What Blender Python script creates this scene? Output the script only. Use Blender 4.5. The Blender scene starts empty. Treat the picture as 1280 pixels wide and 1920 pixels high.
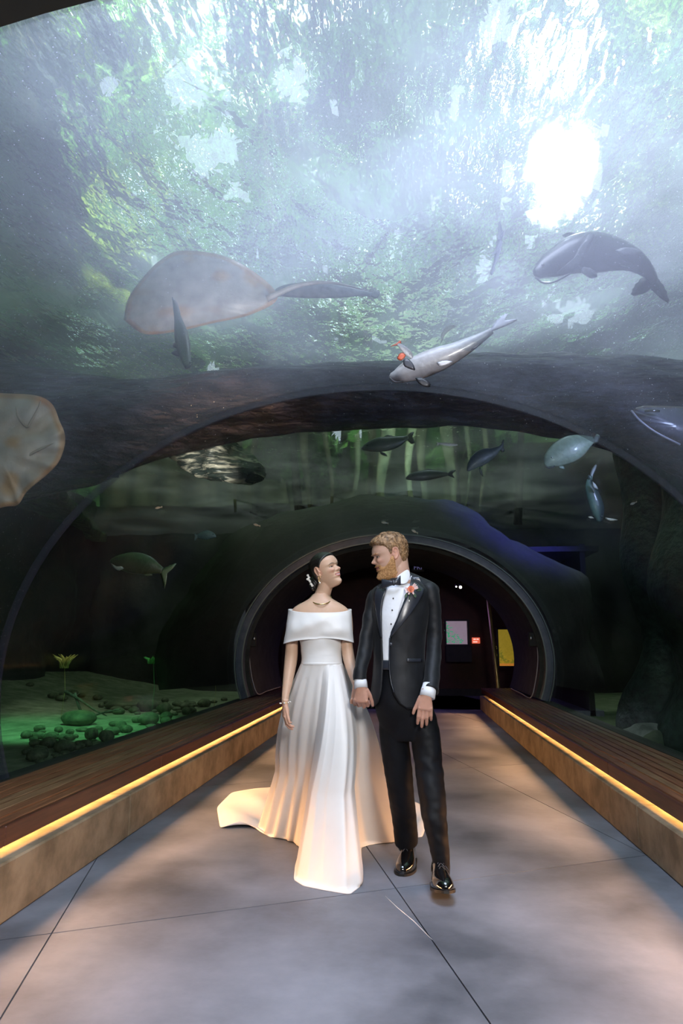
import bpy, bmesh, math, random
import numpy as np
from mathutils import Vector, noise, Matrix

# ------------------------------------------------------------------ camera
F = 1280.0
CAM = np.array([0.0, 0.0, 1.2])
PITCH = math.atan(248 / F)
YAW = math.atan(121 * math.cos(PITCH) / F)
sc = bpy.context.scene
cd = bpy.data.cameras.new('camera')
cam = bpy.data.objects.new('camera', cd)
sc.collection.objects.link(cam)
cam.location = CAM
cam.rotation_euler = (math.pi / 2 + PITCH, 0, YAW)
cd.sensor_fit = 'VERTICAL'
cd.sensor_height = 36.0
cd.lens = 36.0 * F / 1920
cd.clip_end = 200
sc.camera = cam

# ------------------------------------------------------------------ view, world
sc.view_settings.view_transform = 'Standard'
sc.view_settings.look = 'None'
sc.view_settings.gamma = 1
sc.view_settings.use_curve_mapping = False
sc.view_settings.exposure = 0.0
sc.cycles.use_denoising = True
sc.cycles.max_bounces = 7
sc.cycles.diffuse_bounces = 3
sc.cycles.glossy_bounces = 3
sc.cycles.transmission_bounces = 6
sc.cycles.transparent_max_bounces = 14
sc.cycles.sample_clamp_indirect = 4.0
sc.cycles.caustics_reflective = False
sc.cycles.caustics_refractive = False
w = bpy.data.worlds.new('sky')
sc.world = w
w.use_nodes = True
bg = w.node_tree.nodes['Background']
bg.inputs[0].default_value = (0.83, 0.90, 1.0, 1)
bg.inputs[1].default_value = 3.2


def lamp(name, kind, loc, target, energy, color, size=1.0, size_y=None, spot=None, blend=0.6, spread=None):
    d = bpy.data.lights.new(name, kind)
    d.energy = energy
    d.color = color
    if kind == 'AREA':
        d.size = size
        if size_y:
            d.shape = 'RECTANGLE'
            d.size_y = size_y
        if spread:
            d.spread = spread
    if kind == 'SPOT':
        d.spot_size = spot
        d.spot_blend = blend
        d.shadow_soft_size = size
    o = bpy.data.objects.new(name, d)
    sc.collection.objects.link(o)
    o.location = loc
    v = Vector(target) - Vector(loc)
    o.rotation_euler = v.to_track_quat('-Z', 'Y').to_euler()
    return o


# sun standing where the photograph's big white gap in the canopy is
sd = bpy.data.lights.new('sun', 'SUN')
sd.energy = 7.0
sd.color = (1.0, 0.97, 0.92)
sd.angle = math.radians(5)
sun = bpy.data.objects.new('sun', sd)
sc.collection.objects.link(sun)
SUNPX = (1045, 325)

# soft light of the photographer under the dark ceiling beside and behind the camera
lamp('soft_key_light', 'AREA', (0.95, -0.35, 2.35), (-0.25, 3.95, 1.15), 125, (1.0, 0.98, 0.95), 0.6)
lamp('soft_fill_light', 'AREA', (-1.0, -0.5, 2.2), (-0.3, 4.0, 1.0), 14, (0.84, 0.92, 1.0), 1.0)
# added lamp in place of daylight from above, hazing the near vault
lamp('vault_haze_light', 'AREA', (0.15, 1.7, 4.9), (0.15, 1.9, 0), 120, (0.74, 0.78, 1.0), 2.6, spread=math.radians(88))
# warm strips hidden below the bench seats
lamp('strip_light_west', 'AREA', (-1.772, 6.6, 0.264), (-1.12, 6.6, 0.0), 62, (1.0, 0.48, 0.19), 11.5, 0.02, spread=math.radians(80))
lamp('strip_light_east', 'AREA', (1.357, 6.8, 0.264), (0.71, 6.8, 0.0), 62, (1.0, 0.48, 0.19), 11.5, 0.02, spread=math.radians(80))
lamp('kerb_light_west', 'AREA', (-1.93, 6.6, 0.345), (-1.85, 6.6, 0.0), 60, (1.0, 0.52, 0.17), 11.5, 0.02)
lamp('kerb_light_east', 'AREA', (1.49, 6.8, 0.345), (1.41, 6.8, 0.0), 60, (1.0, 0.52, 0.17), 11.5, 0.02)
# added unseen spot in place of daylight, lighting the water's haze layer
lamp('water_haze_light', 'SPOT', (1.3, 6.9, 19.0), (1.3, 7.0, 0), 8600, (0.82, 0.86, 1.0), 0.6, spot=0.80, blend=0.9)
# coloured lamps inside the tank
lamp('green_tank_light', 'SPOT', (-5.6, 11.5, 4.2), (-6.3, 13.2, -0.4), 750, (0.25, 1.0, 0.42), 0.3, spot=0.95)
lamp('pale_tank_light', 'SPOT', (4.6, 12.5, 4.2), (4.5, 14.5, -0.4), 700, (0.62, 1.0, 0.5), 0.3, spot=1.0)
lamp('blue_tank_light', 'SPOT', (3.2, 8.8, 4.9), (1.9, 12.0, 3.4), 2600, (0.13, 0.12, 1.0), 0.3, spot=0.8)
lamp('amber_tank_light', 'SPOT', (-1.6, 5.2, 3.3), (-2.0, 7.1, 3.4), 170, (1.0, 0.45, 0.18), 0.2, spot=1.0)
lamp('log_fill_light', 'SPOT', (2.6, 4.7, 3.35), (0.2, 7.2, 3.6), 130, (0.50, 0.58, 1.0), 0.15, spot=1.9)  # added blue fill raking the bark, no such fixture
lamp('reflection_fill_light', 'SPOT', (-0.6, 4.4, 3.2), (-1.9, 5.6, 4.2), 40, (1.0, 0.93, 0.88), 0.3, spot=1.6)  # added lamp, brightens the hazy shape that stands for a reflection
lamp('canopy_fill_west', 'SPOT', (-7, 13, 20), (-6, 19, 10), 17000, (0.95, 1.0, 0.75), 1.0, spot=1.5)  # this spot and the next are added to brighten the leaves
lamp('canopy_fill_east', 'SPOT', (7, 13, 20), (5, 19, 10), 13000, (0.9, 1.0, 0.8), 1.0, spot=1.5)
lamp('violet_room_light', 'AREA', (0.1, 14.6, 2.6), (0.1, 14.6, 0), 14, (0.38, 0.22, 1.0), 1.6)

# ------------------------------------------------------------------ picture geometry helpers
_r = np.array([math.cos(YAW), math.sin(YAW), 0])
_fh = np.array([-math.sin(YAW), math.cos(YAW), 0])
_fw = _fh * math.cos(PITCH) + np.array([0, 0, math.sin(PITCH)])
_up = np.array([0, 0, math.cos(PITCH)]) - _fh * math.sin(PITCH)


def ray(px, py):
    return _fw + _r * (px - 640) / F + _up * (960 - py) / F


def P(px, py, y):
    """world point at distance y down the tunnel that stands at this place of the photograph"""
    d = ray(px, py)
    return CAM + d * (y / d[1])


def G(px, py, z=0.0):
    d = ray(px, py)
    return CAM + d * ((z - CAM[2]) / d[2])


def SC(p):
    return float(np.dot(np.asarray(p) - CAM, _fw)) / F


_s = ray(*SUNPX)
sun.rotation_euler = Vector((-_s[0], -_s[1], -_s[2])).to_track_quat('-Z', 'Y').to_euler()

# ------------------------------------------------------------------ object helpers
C = sc.collection
_wloc = {}


def thing(name, label, cat, loc=(0, 0, 0), group=None):
    o = bpy.data.objects.new(name, None)
    o.empty_display_size = 0.1
    C.objects.link(o)
    o.location = loc
    _wloc[o] = np.array(loc, float)
    o['label'] = label
    o['category'] = cat
    if group:
        o['group'] = group
    return o


def tag(o, label=None, cat=None, group=None, kind=None):
    if label: o['label'] = label
    if cat: o['category'] = cat
    if group: o['group'] = group
    if kind: o['kind'] = kind
    return o


def mesh(name, vf, m, parent=None, smooth=True, col=None, origin=None):
    """world-space verts/faces -> one mesh object; origin goes to the parent's or to the base of the mesh"""
    v, f = vf
    v = np.asarray(v, float)
    if parent is not None:
        org = _wloc[parent]
    elif origin is not None:
        org = np.array(origin, float)
    else:
        org = np.array([(v[:, 0].min() + v[:, 0].max()) / 2, (v[:, 1].min() + v[:, 1].max()) / 2, v[:, 2].min()])
    me = bpy.data.meshes.new(name)
    me.from_pydata((v - org).tolist(), [], [tuple(q) for q in f])
    me.update()
    if smooth:
        me.shade_smooth()
    if col is not None:
        a = me.color_attributes.new('Col', 'FLOAT_COLOR', 'POINT')
        c = np.ones((len(v), 4), np.float32)
        c[:, :3] = np.asarray(col, float).reshape(-1, 3) if np.ndim(col) > 1 else np.array(col)
        a.data.foreach_set('color', c.ravel())
    if m is not None:
        me.materials.append(m)
    o = bpy.data.objects.new(name, me)
    C.objects.link(o)
    if parent is not None:
        o.parent = parent
        _wloc[o] = org
    else:
        o.location = org
        _wloc[o] = org
    return o


def fixn(o):
    bm = bmesh.new()
    bm.from_mesh(o.data)
    bmesh.ops.recalc_face_normals(bm, faces=bm.faces)
    bm.to_mesh(o.data)
    bm.free()
    return o


class MB:
    def __init__(s):
        s.v, s.f, s.n = [], [], 0

    def add(s, vf):
        v, f = vf
        v = np.asarray(v, float).reshape(-1, 3)
        s.v.append(v)
        k = s.n
        s.f += [tuple(i + k for i in q) for q in f]
        s.n += len(v)
        return s

    def vf(s):
        return np.concatenate(s.v), s.f


def box(c, s, bev=0.0, rz=0.0):
    """bevelled box by centre and full size"""
    c = np.array(c, float)
    h = np.array(s, float) / 2
    if bev <= 0:
        v = np.array([[x, y, z] for x in (-1, 1) for y in (-1, 1) for z in (-1, 1)]) * h
        f = [(0, 1, 3, 2), (4, 6, 7, 5), (0, 4, 5, 1), (2, 3, 7, 6), (0, 2, 6, 4), (1, 5, 7, 3)]
    else:
        b = min(bev, h.min() * 0.9)
        v, f = [], []
        idx = {}
        for x in (-1, 1):
            for y in (-1, 1):
                for z in (-1, 1):
                    sg = np.array([x, y, z])
                    for a in range(3):
                        p = sg * (h - b)
                        p[a] = sg[a] * h[a]
                        idx[(x, y, z, a)] = len(v)
                        v.append(p)
        S2 = (-1, 1)
        for a in range(3):
            b1, b2 = [i for i in range(3) if i != a]
            for sgn in S2:
                q = []
                for (i, j) in ((-1, -1), (1, -1), (1, 1), (-1, 1)):
                    k = [0, 0, 0]
                    k[a] = sgn; k[b1] = i; k[b2] = j
                    q.append(idx[(*k, a)])
                f.append(tuple(q))
            for i in S2:
                for j in S2:
                    k0 = [0, 0, 0]; k0[a] = -1; k0[b1] = i; k0[b2] = j
                    k1 = list(k0); k1[a] = 1
                    f.append((idx[(*k0, b1)], idx[(*k1, b1)], idx[(*k1, b2)], idx[(*k0, b2)]))
        for x in S2:
            for y in S2:
                for z in S2:
                    f.append(tuple(idx[(x, y, z, a)] for a in range(3)))
        v = np.array(v)
    if rz:
        cs, sn = math.cos(rz), math.sin(rz)
        v = v @ np.array([[cs, sn, 0], [-sn, cs, 0], [0, 0, 1]])
    return v + c, f


def bxo(name, c, s, m, parent=None, bev=0.0, rz=0.0):
    o = mesh(name, box(c, s, bev, rz), m, parent, smooth=False)
    return fixn(o)


def cr(pts, n):
    """Catmull-Rom through rows of numbers (any width), n samples"""
    p = np.asarray(pts, float)
    if p.ndim == 1:
        p = p[:, None]
    q = np.vstack([2 * p[0] - p[1], p, 2 * p[-1] - p[-2]])
    out = []
    L = len(p) - 1
    for t in np.linspace(0, L, n):
        i = min(int(t), L - 1)
        u = t - i
        a, b, c, d = q[i], q[i + 1], q[i + 2], q[i + 3]
        out.append(0.5 * (2 * b + (c - a) * u + (2 * a - 5 * b + 4 * c - d) * u * u + (3 * b - a - 3 * c + d) * u ** 3))
    return np.array(out)


def tube(path, rad, n=10, up=(0, 0, 1), flat=1.0, cap=True, frame=None):
    """tube along path; flat = ratio of the second axis; frame fixes the first axis direction"""
    p = np.asarray(path, float)
    m = len(p)
    rad = np.broadcast_to(np.asarray(rad, float), (m,)) if np.ndim(rad) < 2 else np.asarray(rad, float)
    t = np.gradient(p, axis=0)
    t /= np.linalg.norm(t, axis=1)[:, None] + 1e-12
    v = []
    u = np.array(frame if frame is not None else up, float)
    if frame is None and abs(np.dot(u, t[0])) > 0.9:
        u = np.array([1.0, 0, 0]) if abs(t[0][0]) < 0.9 else np.array([0, 1.0, 0])
    for i in range(m):
        a = u - t[i] * np.dot(u, t[i])
        a /= np.linalg.norm(a) + 1e-12
        b = np.cross(t[i], a)
        if frame is None:
            u = a
        ra = rad[i] if rad.ndim == 1 else rad[i][0]
        rb = rad[i] * flat if rad.ndim == 1 else rad[i][1]
        for k in range(n):
            w_ = 2 * math.pi * k / n
            v.append(p[i] + a * ra * math.cos(w_) + b * rb * math.sin(w_))
    f = [(i * n + k, i * n + (k + 1) % n, (i + 1) * n + (k + 1) % n, (i + 1) * n + k) for i in range(m - 1) for k in range(n)]
    if cap:
        v += [p[0], p[-1]]
        k0, k1 = m * n, m * n + 1
        f += [((k + 1) % n, k, k0) for k in range(n)]
        f += [((m - 1) * n + k, (m - 1) * n + (k + 1) % n, k1) for k in range(n)]
    return np.array(v), f


def rtube(path, r, n=12):
    """capsule: tube with rounded ends"""
    p = np.asarray(path, float)
    r = np.broadcast_to(np.asarray(r, float), (len(p),)).copy()
    d0 = p[0] - p[1]; d0 /= np.linalg.norm(d0)
    d1 = p[-1] - p[-2]; d1 /= np.linalg.norm(d1)
    A = [(p[0] + d0 * r[0] * s, r[0] * c) for s, c in ((0.98, 0.18), (0.8, 0.6), (0.45, 0.89))]
    B = [(p[-1] + d1 * r[-1] * s, r[-1] * c) for s, c in ((0.45, 0.89), (0.8, 0.6), (0.98, 0.18))]
    pp = [a[0] for a in A] + list(p) + [b[0] for b in B]
    rr = [a[1] for a in A] + list(r) + [b[1] for b in B]
    return tube(pp, rr, n)


def ell(c, r, n=14, m=9, rot=None):
    v, f = [], []
    for i in range(1, m):
        t = math.pi * i / m
        for k in range(n):
            a = 2 * math.pi * k / n
            v.append((r[0] * math.sin(t) * math.cos(a), r[1] * math.sin(t) * math.sin(a), r[2] * math.cos(t)))
    f = [(i * n + k, (i + 1) * n + k, (i + 1) * n + (k + 1) % n, i * n + (k + 1) % n) for i in range(m - 2) for k in range(n)]
    v += [(0, 0, r[2]), (0, 0, -r[2])]
    N = (m - 1) * n
    f += [(k, (k + 1) % n, N) for k in range(n)]
    f += [((m - 2) * n + (k + 1) % n, (m - 2) * n + k, N + 1) for k in range(n)]
    v = np.array(v)
    if rot is not None:
        v = v @ np.asarray(rot).T
    return v + np.array(c, float), f


def grid(rows, closed=False, capends=False):
    """rows: list of equal-length lists of points -> surface"""
    R = np.asarray(rows, float)
    m, n = R.shape[:2]
    v = R.reshape(-1, 3)
    kk = n if closed else n - 1
    f = [(i * n + k, i * n + (k + 1) % n, (i + 1) * n + (k + 1) % n, (i + 1) * n + k) for i in range(m - 1) for k in range(kk)]
    if capends:
        v = np.vstack([v, R[0].mean(0), R[-1].mean(0)])
        f += [((k + 1) % n, k, m * n) for k in range(n)] + [((m - 1) * n + k, (m - 1) * n + (k + 1) % n, m * n + 1) for k in range(n)]
    return v, f


def solid(o, t, off=0.0):
    md = o.modifiers.new('thickness', 'SOLIDIFY')
    md.thickness = t
    md.offset = off
    return o


def subd(o, n=1):
    md = o.modifiers.new('smooth', 'SUBSURF')
    md.levels = n
    md.render_levels = n
    return o


def nz(x, y=0.0, z=0.0):
    return noise.noise(Vector((x, y, z)))


# ------------------------------------------------------------------ materials
def mat(name, c1, c2=None, rough=0.6, metal=0.0, scale=6.0, stretch=(1, 1, 1), bump=0.0, bscale=None, emit=None, es=0.0,
        vcol=False, coat=0.0, sss=0.0, sheen=0.0, detail=6.0, contrast=(0.35, 0.65), spec=0.5, aniso=0.0, rough2=None, coords='Object'):
    m = bpy.data.materials.new(name)
    m.use_nodes = True
    nt = m.node_tree
    b = nt.nodes['Principled BSDF']
    N, L = nt.nodes.new, nt.links.new
    b.inputs['Roughness'].default_value = rough
    b.inputs['Metallic'].default_value = metal
    b.inputs['Specular IOR Level'].default_value = spec
    b.inputs['Coat Weight'].default_value = coat
    b.inputs['Coat Roughness'].default_value = 0.06
    if sheen:
        b.inputs['Sheen Weight'].default_value = sheen
    if sss:
        b.inputs['Subsurface Weight'].default_value = sss
        b.inputs['Subsurface Radius'].default_value = (0.012, 0.004, 0.002)
        b.inputs['Subsurface Scale'].default_value = 1.0
    tc = N('ShaderNodeTexCoord')
    mp = N('ShaderNodeMapping')
    mp.inputs['Scale'].default_value = stretch
    L(tc.outputs[coords], mp.inputs[0])
    no = N('ShaderNodeTexNoise')
    no.inputs['Scale'].default_value = scale
    no.inputs['Detail'].default_value = detail
    no.inputs['Roughness'].default_value = 0.6
    L(mp.outputs[0], no.inputs[0])
    rp = N('ShaderNodeValToRGB')
    rp.color_ramp.elements[0].position = contrast[0]
    rp.color_ramp.elements[1].position = contrast[1]
    rp.color_ramp.elements[0].color = (*c1, 1)
    rp.color_ramp.elements[1].color = (*(c2 or c1), 1)
    L(no.outputs[0], rp.inputs[0])
    out = rp.outputs[0]
    if vcol:
        at = N('ShaderNodeVertexColor')
        at.layer_name = 'Col'
        mx = N('ShaderNodeMix')
        mx.data_type = 'RGBA'
        mx.blend_type = 'MULTIPLY'
        mx.inputs[0].default_value = 1.0
        L(at.outputs[0], mx.inputs[6])
        L(out, mx.inputs[7])
        out = mx.outputs[2]
    L(out, b.inputs['Base Color'])
    if rough2 is not None:
        mr = N('ShaderNodeMapRange')
        mr.inputs['From Min'].default_value = 0.3
        mr.inputs['From Max'].default_value = 0.7
        mr.inputs['To Min'].default_value = rough
        mr.inputs['To Max'].default_value = rough2
        L(no.outputs[0], mr.inputs[0])
        L(mr.outputs[0], b.inputs['Roughness'])
    if bump:
        n2 = N('ShaderNodeTexNoise')
        n2.inputs['Scale'].default_value = bscale or scale
        n2.inputs['Detail'].default_value = 5
        L(mp.outputs[0], n2.inputs[0])
        bp = N('ShaderNodeBump')
        bp.inputs['Strength'].default_value = 1.0
        bp.inputs['Distance'].default_value = bump
        L(n2.outputs[0], bp.inputs['Height'])
        L(bp.outputs[0], b.inputs['Normal'])
    if emit:
        b.inputs['Emission Color'].default_value = (*emit, 1)
        b.inputs['Emission Strength'].default_value = es
    return m


def leafmat(name, c1, c2, tr=0.5):
    m = mat(name, c1, c2, rough=0.6, scale=1.7)
    nt = m.node_tree
    b = nt.nodes['Principled BSDF']
    t = nt.nodes.new('ShaderNodeBsdfTranslucent')
    mx = nt.nodes.new('ShaderNodeMixShader')
    mx.inputs[0].default_value = tr
    src = b.inputs['Base Color'].links[0].from_socket
    nt.links.new(src, t.inputs[0])
    nt.links.new(b.outputs[0], mx.inputs[1])
    nt.links.new(t.outputs[0], mx.inputs[2])
    nt.links.new(mx.outputs[0], nt.nodes['Material Output'].inputs[0])
    return m


M = {}
M['concrete'] = mat('floor_concrete', (0.065, 0.074, 0.092), (0.215, 0.235, 0.285), rough=0.42, scale=1.1, detail=9, bump=0.0008, bscale=30, rough2=0.6, coords='Generated' if False else 'Object')
M['curb'] = mat('curb_concrete', (0.14, 0.105, 0.062), (0.29, 0.225, 0.145), rough=0.75, scale=5, detail=9, bump=0.003, bscale=22)
M['joint'] = mat('floor_joint', (0.03, 0.03, 0.03), rough=0.9)
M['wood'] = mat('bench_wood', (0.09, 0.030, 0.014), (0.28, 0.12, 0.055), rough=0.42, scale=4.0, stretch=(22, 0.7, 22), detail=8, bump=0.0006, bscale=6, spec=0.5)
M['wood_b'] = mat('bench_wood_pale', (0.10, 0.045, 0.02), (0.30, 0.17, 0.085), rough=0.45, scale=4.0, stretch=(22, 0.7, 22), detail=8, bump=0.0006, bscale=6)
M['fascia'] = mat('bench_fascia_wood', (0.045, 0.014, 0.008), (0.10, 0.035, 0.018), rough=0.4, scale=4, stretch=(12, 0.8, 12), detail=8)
M['black'] = mat('black_painted', (0.006, 0.007, 0.006), (0.012, 0.012, 0.010), rough=0.7, scale=8)
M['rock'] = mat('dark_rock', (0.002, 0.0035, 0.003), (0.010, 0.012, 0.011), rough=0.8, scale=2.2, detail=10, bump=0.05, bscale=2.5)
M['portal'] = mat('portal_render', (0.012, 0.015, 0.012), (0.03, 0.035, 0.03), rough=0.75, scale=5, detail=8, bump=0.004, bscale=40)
M['log'] = mat('log_bark', (0.010, 0.012, 0.018), (0.075, 0.075, 0.105), rough=0.6, scale=3.2, stretch=(0.8, 1, 3.0), detail=15, bump=0.22, bscale=4.5, contrast=(0.42, 0.66))
M['sand'] = mat('pale_sand', (0.14, 0.18, 0.11), (0.34, 0.38, 0.27), rough=0.9, scale=3, detail=8, bump=0.02, bscale=9)
M['stone'] = mat('river_stone', (0.04, 0.06, 0.035), (0.16, 0.19, 0.11), rough=0.7, scale=3, detail=6, bump=0.01, bscale=12)
M['stone_pale'] = mat('pale_boulder', (0.16, 0.17, 0.15), (0.62, 0.62, 0.58), rough=0.7, scale=2.2, detail=6, bump=0.02, bscale=6)
M['moss'] = mat('mossy_bank', (0.035, 0.07, 0.015), (0.34, 0.42, 0.08), rough=0.9, scale=1.8, detail=10, bump=0.10, bscale=4)
M['bark'] = mat('tree_bark', (0.03, 0.028, 0.025), (0.12, 0.11, 0.10), rough=0.9, scale=3, stretch=(3, 3, 0.6), detail=8, bump=0.04)
M['leaf'] = leafmat('leaf_green', (0.06, 0.20, 0.04), (0.36, 0.66, 0.17))
M['leaf2'] = leafmat('leaf_yellow', (0.20, 0.34, 0.03), (0.66, 0.80, 0.22))
M['core'] = mat('dark_foliage', (0.012, 0.03, 0.014), (0.06, 0.11, 0.045), rough=0.9, scale=2.5, detail=10, bump=0.2)
M['steel'] = mat('grey_metal', (0.25, 0.26, 0.27), rough=0.35, metal=1.0)
M['seal'] = mat('silicone_seal', (0.32, 0.33, 0.37), rough=0.5)
M['seam'] = mat('joint_seal', (0.05, 0.05, 0.085), rough=0.5)
M['brass'] = mat('brass_post', (0.40, 0.30, 0.12), (0.52, 0.40, 0.18), rough=0.35, metal=0.7)
M['redwall'] = mat('red_wall', (0.03, 0.006, 0.002), (0.045, 0.010, 0.004), rough=0.7)
M['white'] = mat('white_paint', (0.8, 0.8, 0.8), rough=0.5)


def acrylic(nm='acrylic_vault', k=1.0):
    m = bpy.data.materials.new(nm)
    m.use_nodes = True
    nt = m.node_tree
    nt.nodes.clear()
    N, L = nt.nodes.new, nt.links.new
    out = N('ShaderNodeOutputMaterial')
    tr = N('ShaderNodeBsdfTransparent'); tr.inputs[0].default_value = (0.93, 0.97, 0.97, 1)
    gl = N('ShaderNodeBsdfGlossy'); gl.inputs['Roughness'].default_value = 0.03
    lw = N('ShaderNodeLayerWeight'); lw.inputs[0].default_value = 0.5
    pw = N('ShaderNodeMath'); pw.operation = 'POWER'; pw.inputs[1].default_value = 5.0; L(lw.outputs['Facing'], pw.inputs[0])
    fr = N('ShaderNodeMath'); fr.operation = 'MULTIPLY_ADD'; fr.inputs[1].default_value = 0.22; fr.inputs[2].default_value = 0.012; L(pw.outputs[0], fr.inputs[0])
    # haze layer put into the sheet, scattering the light that falls on it
    tl = N('ShaderNodeBsdfTranslucent'); tl.inputs[0].default_value = (0.80, 0.84, 1.0, 1)
    rf = N('ShaderNodeBsdfRefraction'); rf.inputs['IOR'].default_value = 1.01; rf.inputs['Roughness'].default_value = 0.38
    rf.inputs[0].default_value = (0.9, 0.92, 1, 1)
    tc = N('ShaderNodeTexCoord')
    n1 = N('ShaderNodeTexNoise'); n1.inputs['Scale'].default_value = 0.9; n1.inputs['Detail'].default_value = 9
    L(tc.outputs['Object'], n1.inputs[0])
    mr = N('ShaderNodeMapRange'); mr.inputs[1].default_value = 0.3; mr.inputs[2].default_value = 0.7
    mr.inputs[3].default_value = 0.015 * k; mr.inputs[4].default_value = 0.11 * k
    L(n1.outputs[0], mr.inputs[0])
    # dust specks
    vo = N('ShaderNodeTexVoronoi'); vo.inputs['Scale'].default_value = 42
    L(tc.outputs['Object'], vo.inputs[0])
    ls = N('ShaderNodeMath'); ls.operation = 'LESS_THAN'; ls.inputs[1].default_value = 0.065
    L(vo.outputs['Distance'], ls.inputs[0])
    ml = N('ShaderNodeMath'); ml.operation = 'MULTIPLY_ADD'; ml.inputs[1].default_value = 0.35 * k
    L(ls.outputs[0], ml.inputs[0]); L(mr.outputs[0], ml.inputs[2])
    m1 = N('ShaderNodeMixShader'); L(ml.outputs[0], m1.inputs[0]); L(tr.outputs[0], m1.inputs[1]); L(tl.outputs[0], m1.inputs[2])
    m2 = N('ShaderNodeMixShader'); m2.inputs[0].default_value = 0.06; L(m1.outputs[0], m2.inputs[1]); L(rf.outputs[0], m2.inputs[2])
    m3 = N('ShaderNodeMixShader'); L(fr.outputs[0], m3.inputs[0]); L(m2.outputs[0], m3.inputs[1]); L(gl.outputs[0], m3.inputs[2])
    L(m3.outputs[0], out.inputs[0])
    return m


M['acrylic'] = acrylic()
M['acrylic_thin_haze'] = acrylic('acrylic_far_vault', 0.10)  # far panes get less of the haze layer, to stay dark


def watermat(nm='water_surface', k=1.0):
    m = bpy.data.materials.new(nm)
    m.use_nodes = True
    nt = m.node_tree
    nt.nodes.clear()
    N, L = nt.nodes.new, nt.links.new
    out = N('ShaderNodeOutputMaterial')
    tr = N('ShaderNodeBsdfTransparent'); tr.inputs[0].default_value = (0.88, 0.97, 0.95, 1)
    rf = N('ShaderNodeBsdfRefraction'); rf.inputs['IOR'].default_value = 1.12; rf.inputs['Roughness'].default_value = 0.05
    rf.inputs[0].default_value = (0.9, 1, 0.98, 1)
    gl = N('ShaderNodeBsdfGlossy'); gl.inputs['Roughness'].default_value = 0.05
    tc = N('ShaderNodeTexCoord')
    n1 = N('ShaderNodeTexNoise'); n1.inputs['Scale'].default_value = 1.6; n1.inputs['Detail'].default_value = 4
    mp = N('ShaderNodeMapping'); mp.inputs['Scale'].default_value = (1.5, 0.7, 1); L(tc.outputs['Object'], mp.inputs[0])
    L(mp.outputs[0], n1.inputs[0])
    bp = N('ShaderNodeBump'); bp.inputs['Strength'].default_value = 1; bp.inputs['Distance'].default_value = 0.22
    L(n1.outputs[0], bp.inputs['Height'])
    for q in (rf, gl):
        L(bp.outputs[0], q.inputs['Normal'])
    m1 = N('ShaderNodeMixShader'); m1.inputs[0].default_value = 0.82; L(tr.outputs[0], m1.inputs[1]); L(rf.outputs[0], m1.inputs[2])
    m2 = N('ShaderNodeMixShader'); m2.inputs[0].default_value = 0.10; L(m1.outputs[0], m2.inputs[1]); L(gl.outputs[0], m2.inputs[2])
    tl = N('ShaderNodeBsdfTranslucent'); tl.inputs[0].default_value = (0.80, 0.85, 1.0, 1)  # translucent layer added to stand in for haze behind the fish
    n2 = N('ShaderNodeTexNoise'); n2.inputs['Scale'].default_value = 0.45; n2.inputs['Detail'].default_value = 7
    L(tc.outputs['Object'], n2.inputs[0])
    mr = N('ShaderNodeMapRange'); mr.inputs[1].default_value = 0.35; mr.inputs[2].default_value = 0.68
    mr.inputs[3].default_value = 0.05 * k; mr.inputs[4].default_value = 0.36 * k
    L(n2.outputs[0], mr.inputs[0])
    m3 = N('ShaderNodeMixShader'); L(mr.outputs[0], m3.inputs[0]); L(m2.outputs[0], m3.inputs[1]); L(tl.outputs[0], m3.inputs[2])
    L(m3.outputs[0], out.inputs[0])
    return m


_nt = M['seam'].node_tree
_t = _nt.nodes.new('ShaderNodeBsdfTransparent')
_m = _nt.nodes.new('ShaderNodeMixShader')
_m.inputs[0].default_value = 0.70
_nt.links.new(_nt.nodes['Principled BSDF'].outputs[0], _m.inputs[1])
_nt.links.new(_t.outputs[0], _m.inputs[2])
_nt.links.new(_m.outputs[0], _nt.nodes['Material Output'].inputs[0])
M['water'] = watermat()

# ------------------------------------------------------------------ floor: cast slabs with sawn joints
VX, VZ, VA, VB = -0.23, 0.95, 2.37, 1.9          # centre and radii of the tunnel's cross-section
XL, XR = -1.775, 1.36                            # kerb faces
rnd = random.Random(4)
fl = mesh('floor', box((-0.2, 7.5, -0.06), (5.2, 20, 0.10)), M['joint'], smooth=False)
tag(fl, kind='structure')
fixn(fl)


def clip(poly, axis, val, keep_gt):
    out = []
    for i in range(len(poly)):
        a, b = poly[i], poly[(i + 1) % len(poly)]
        ia = (a[axis] > val) == keep_gt
        ib = (b[axis] > val) == keep_gt
        if ia: out.append(a)
        if ia != ib:
            t = (val - a[axis]) / (b[axis] - a[axis])
            out.append((a[0] + t * (b[0] - a[0]), a[1] + t * (b[1] - a[1])))
    return out


jo = np.array([-1.513, 3.046])
du = np.array([1.44, 0.68])                      # along the cross joint, one slab wide
dv = np.array([-0.255, 0.967])                   # along the long joints
rows = [-5.6, -2.8, 0.0, 2.9, 5.8, 8.7, 11.6, 14.5]
g = 0.004
for i in range(-2, 4):
    for j in range(len(rows) - 1):
        a = jo + du * (i + g / 2) + dv * (rows[j] + g)
        b = jo + du * (i + 1 - g / 2) + dv * (rows[j] + g)
        c = jo + du * (i + 1 - g / 2) + dv * (rows[j + 1] - g)
        d = jo + du * (i + g / 2) + dv * (rows[j + 1] - g)
        poly = [tuple(a), tuple(b), tuple(c), tuple(d)]
        for ax, val, k in ((0, -2.0, True), (0, 1.6, False), (1, -2.3, True), (1, 17.4, False)):
            if poly: poly = clip(poly, ax, val, k)
        if len(poly) < 3: continue
        n = len(poly)
        v = [(x, y, -0.03) for x, y in poly] + [(x, y, 0.0) for x, y in poly]
        f = [tuple(range(n))[::-1], tuple(range(n, 2 * n))] + [(k, (k + 1) % n, n + (k + 1) % n, n + k) for k in range(n)]
        mesh('floor_slab', (v, f), M['concrete'], fl, smooth=False)
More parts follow.
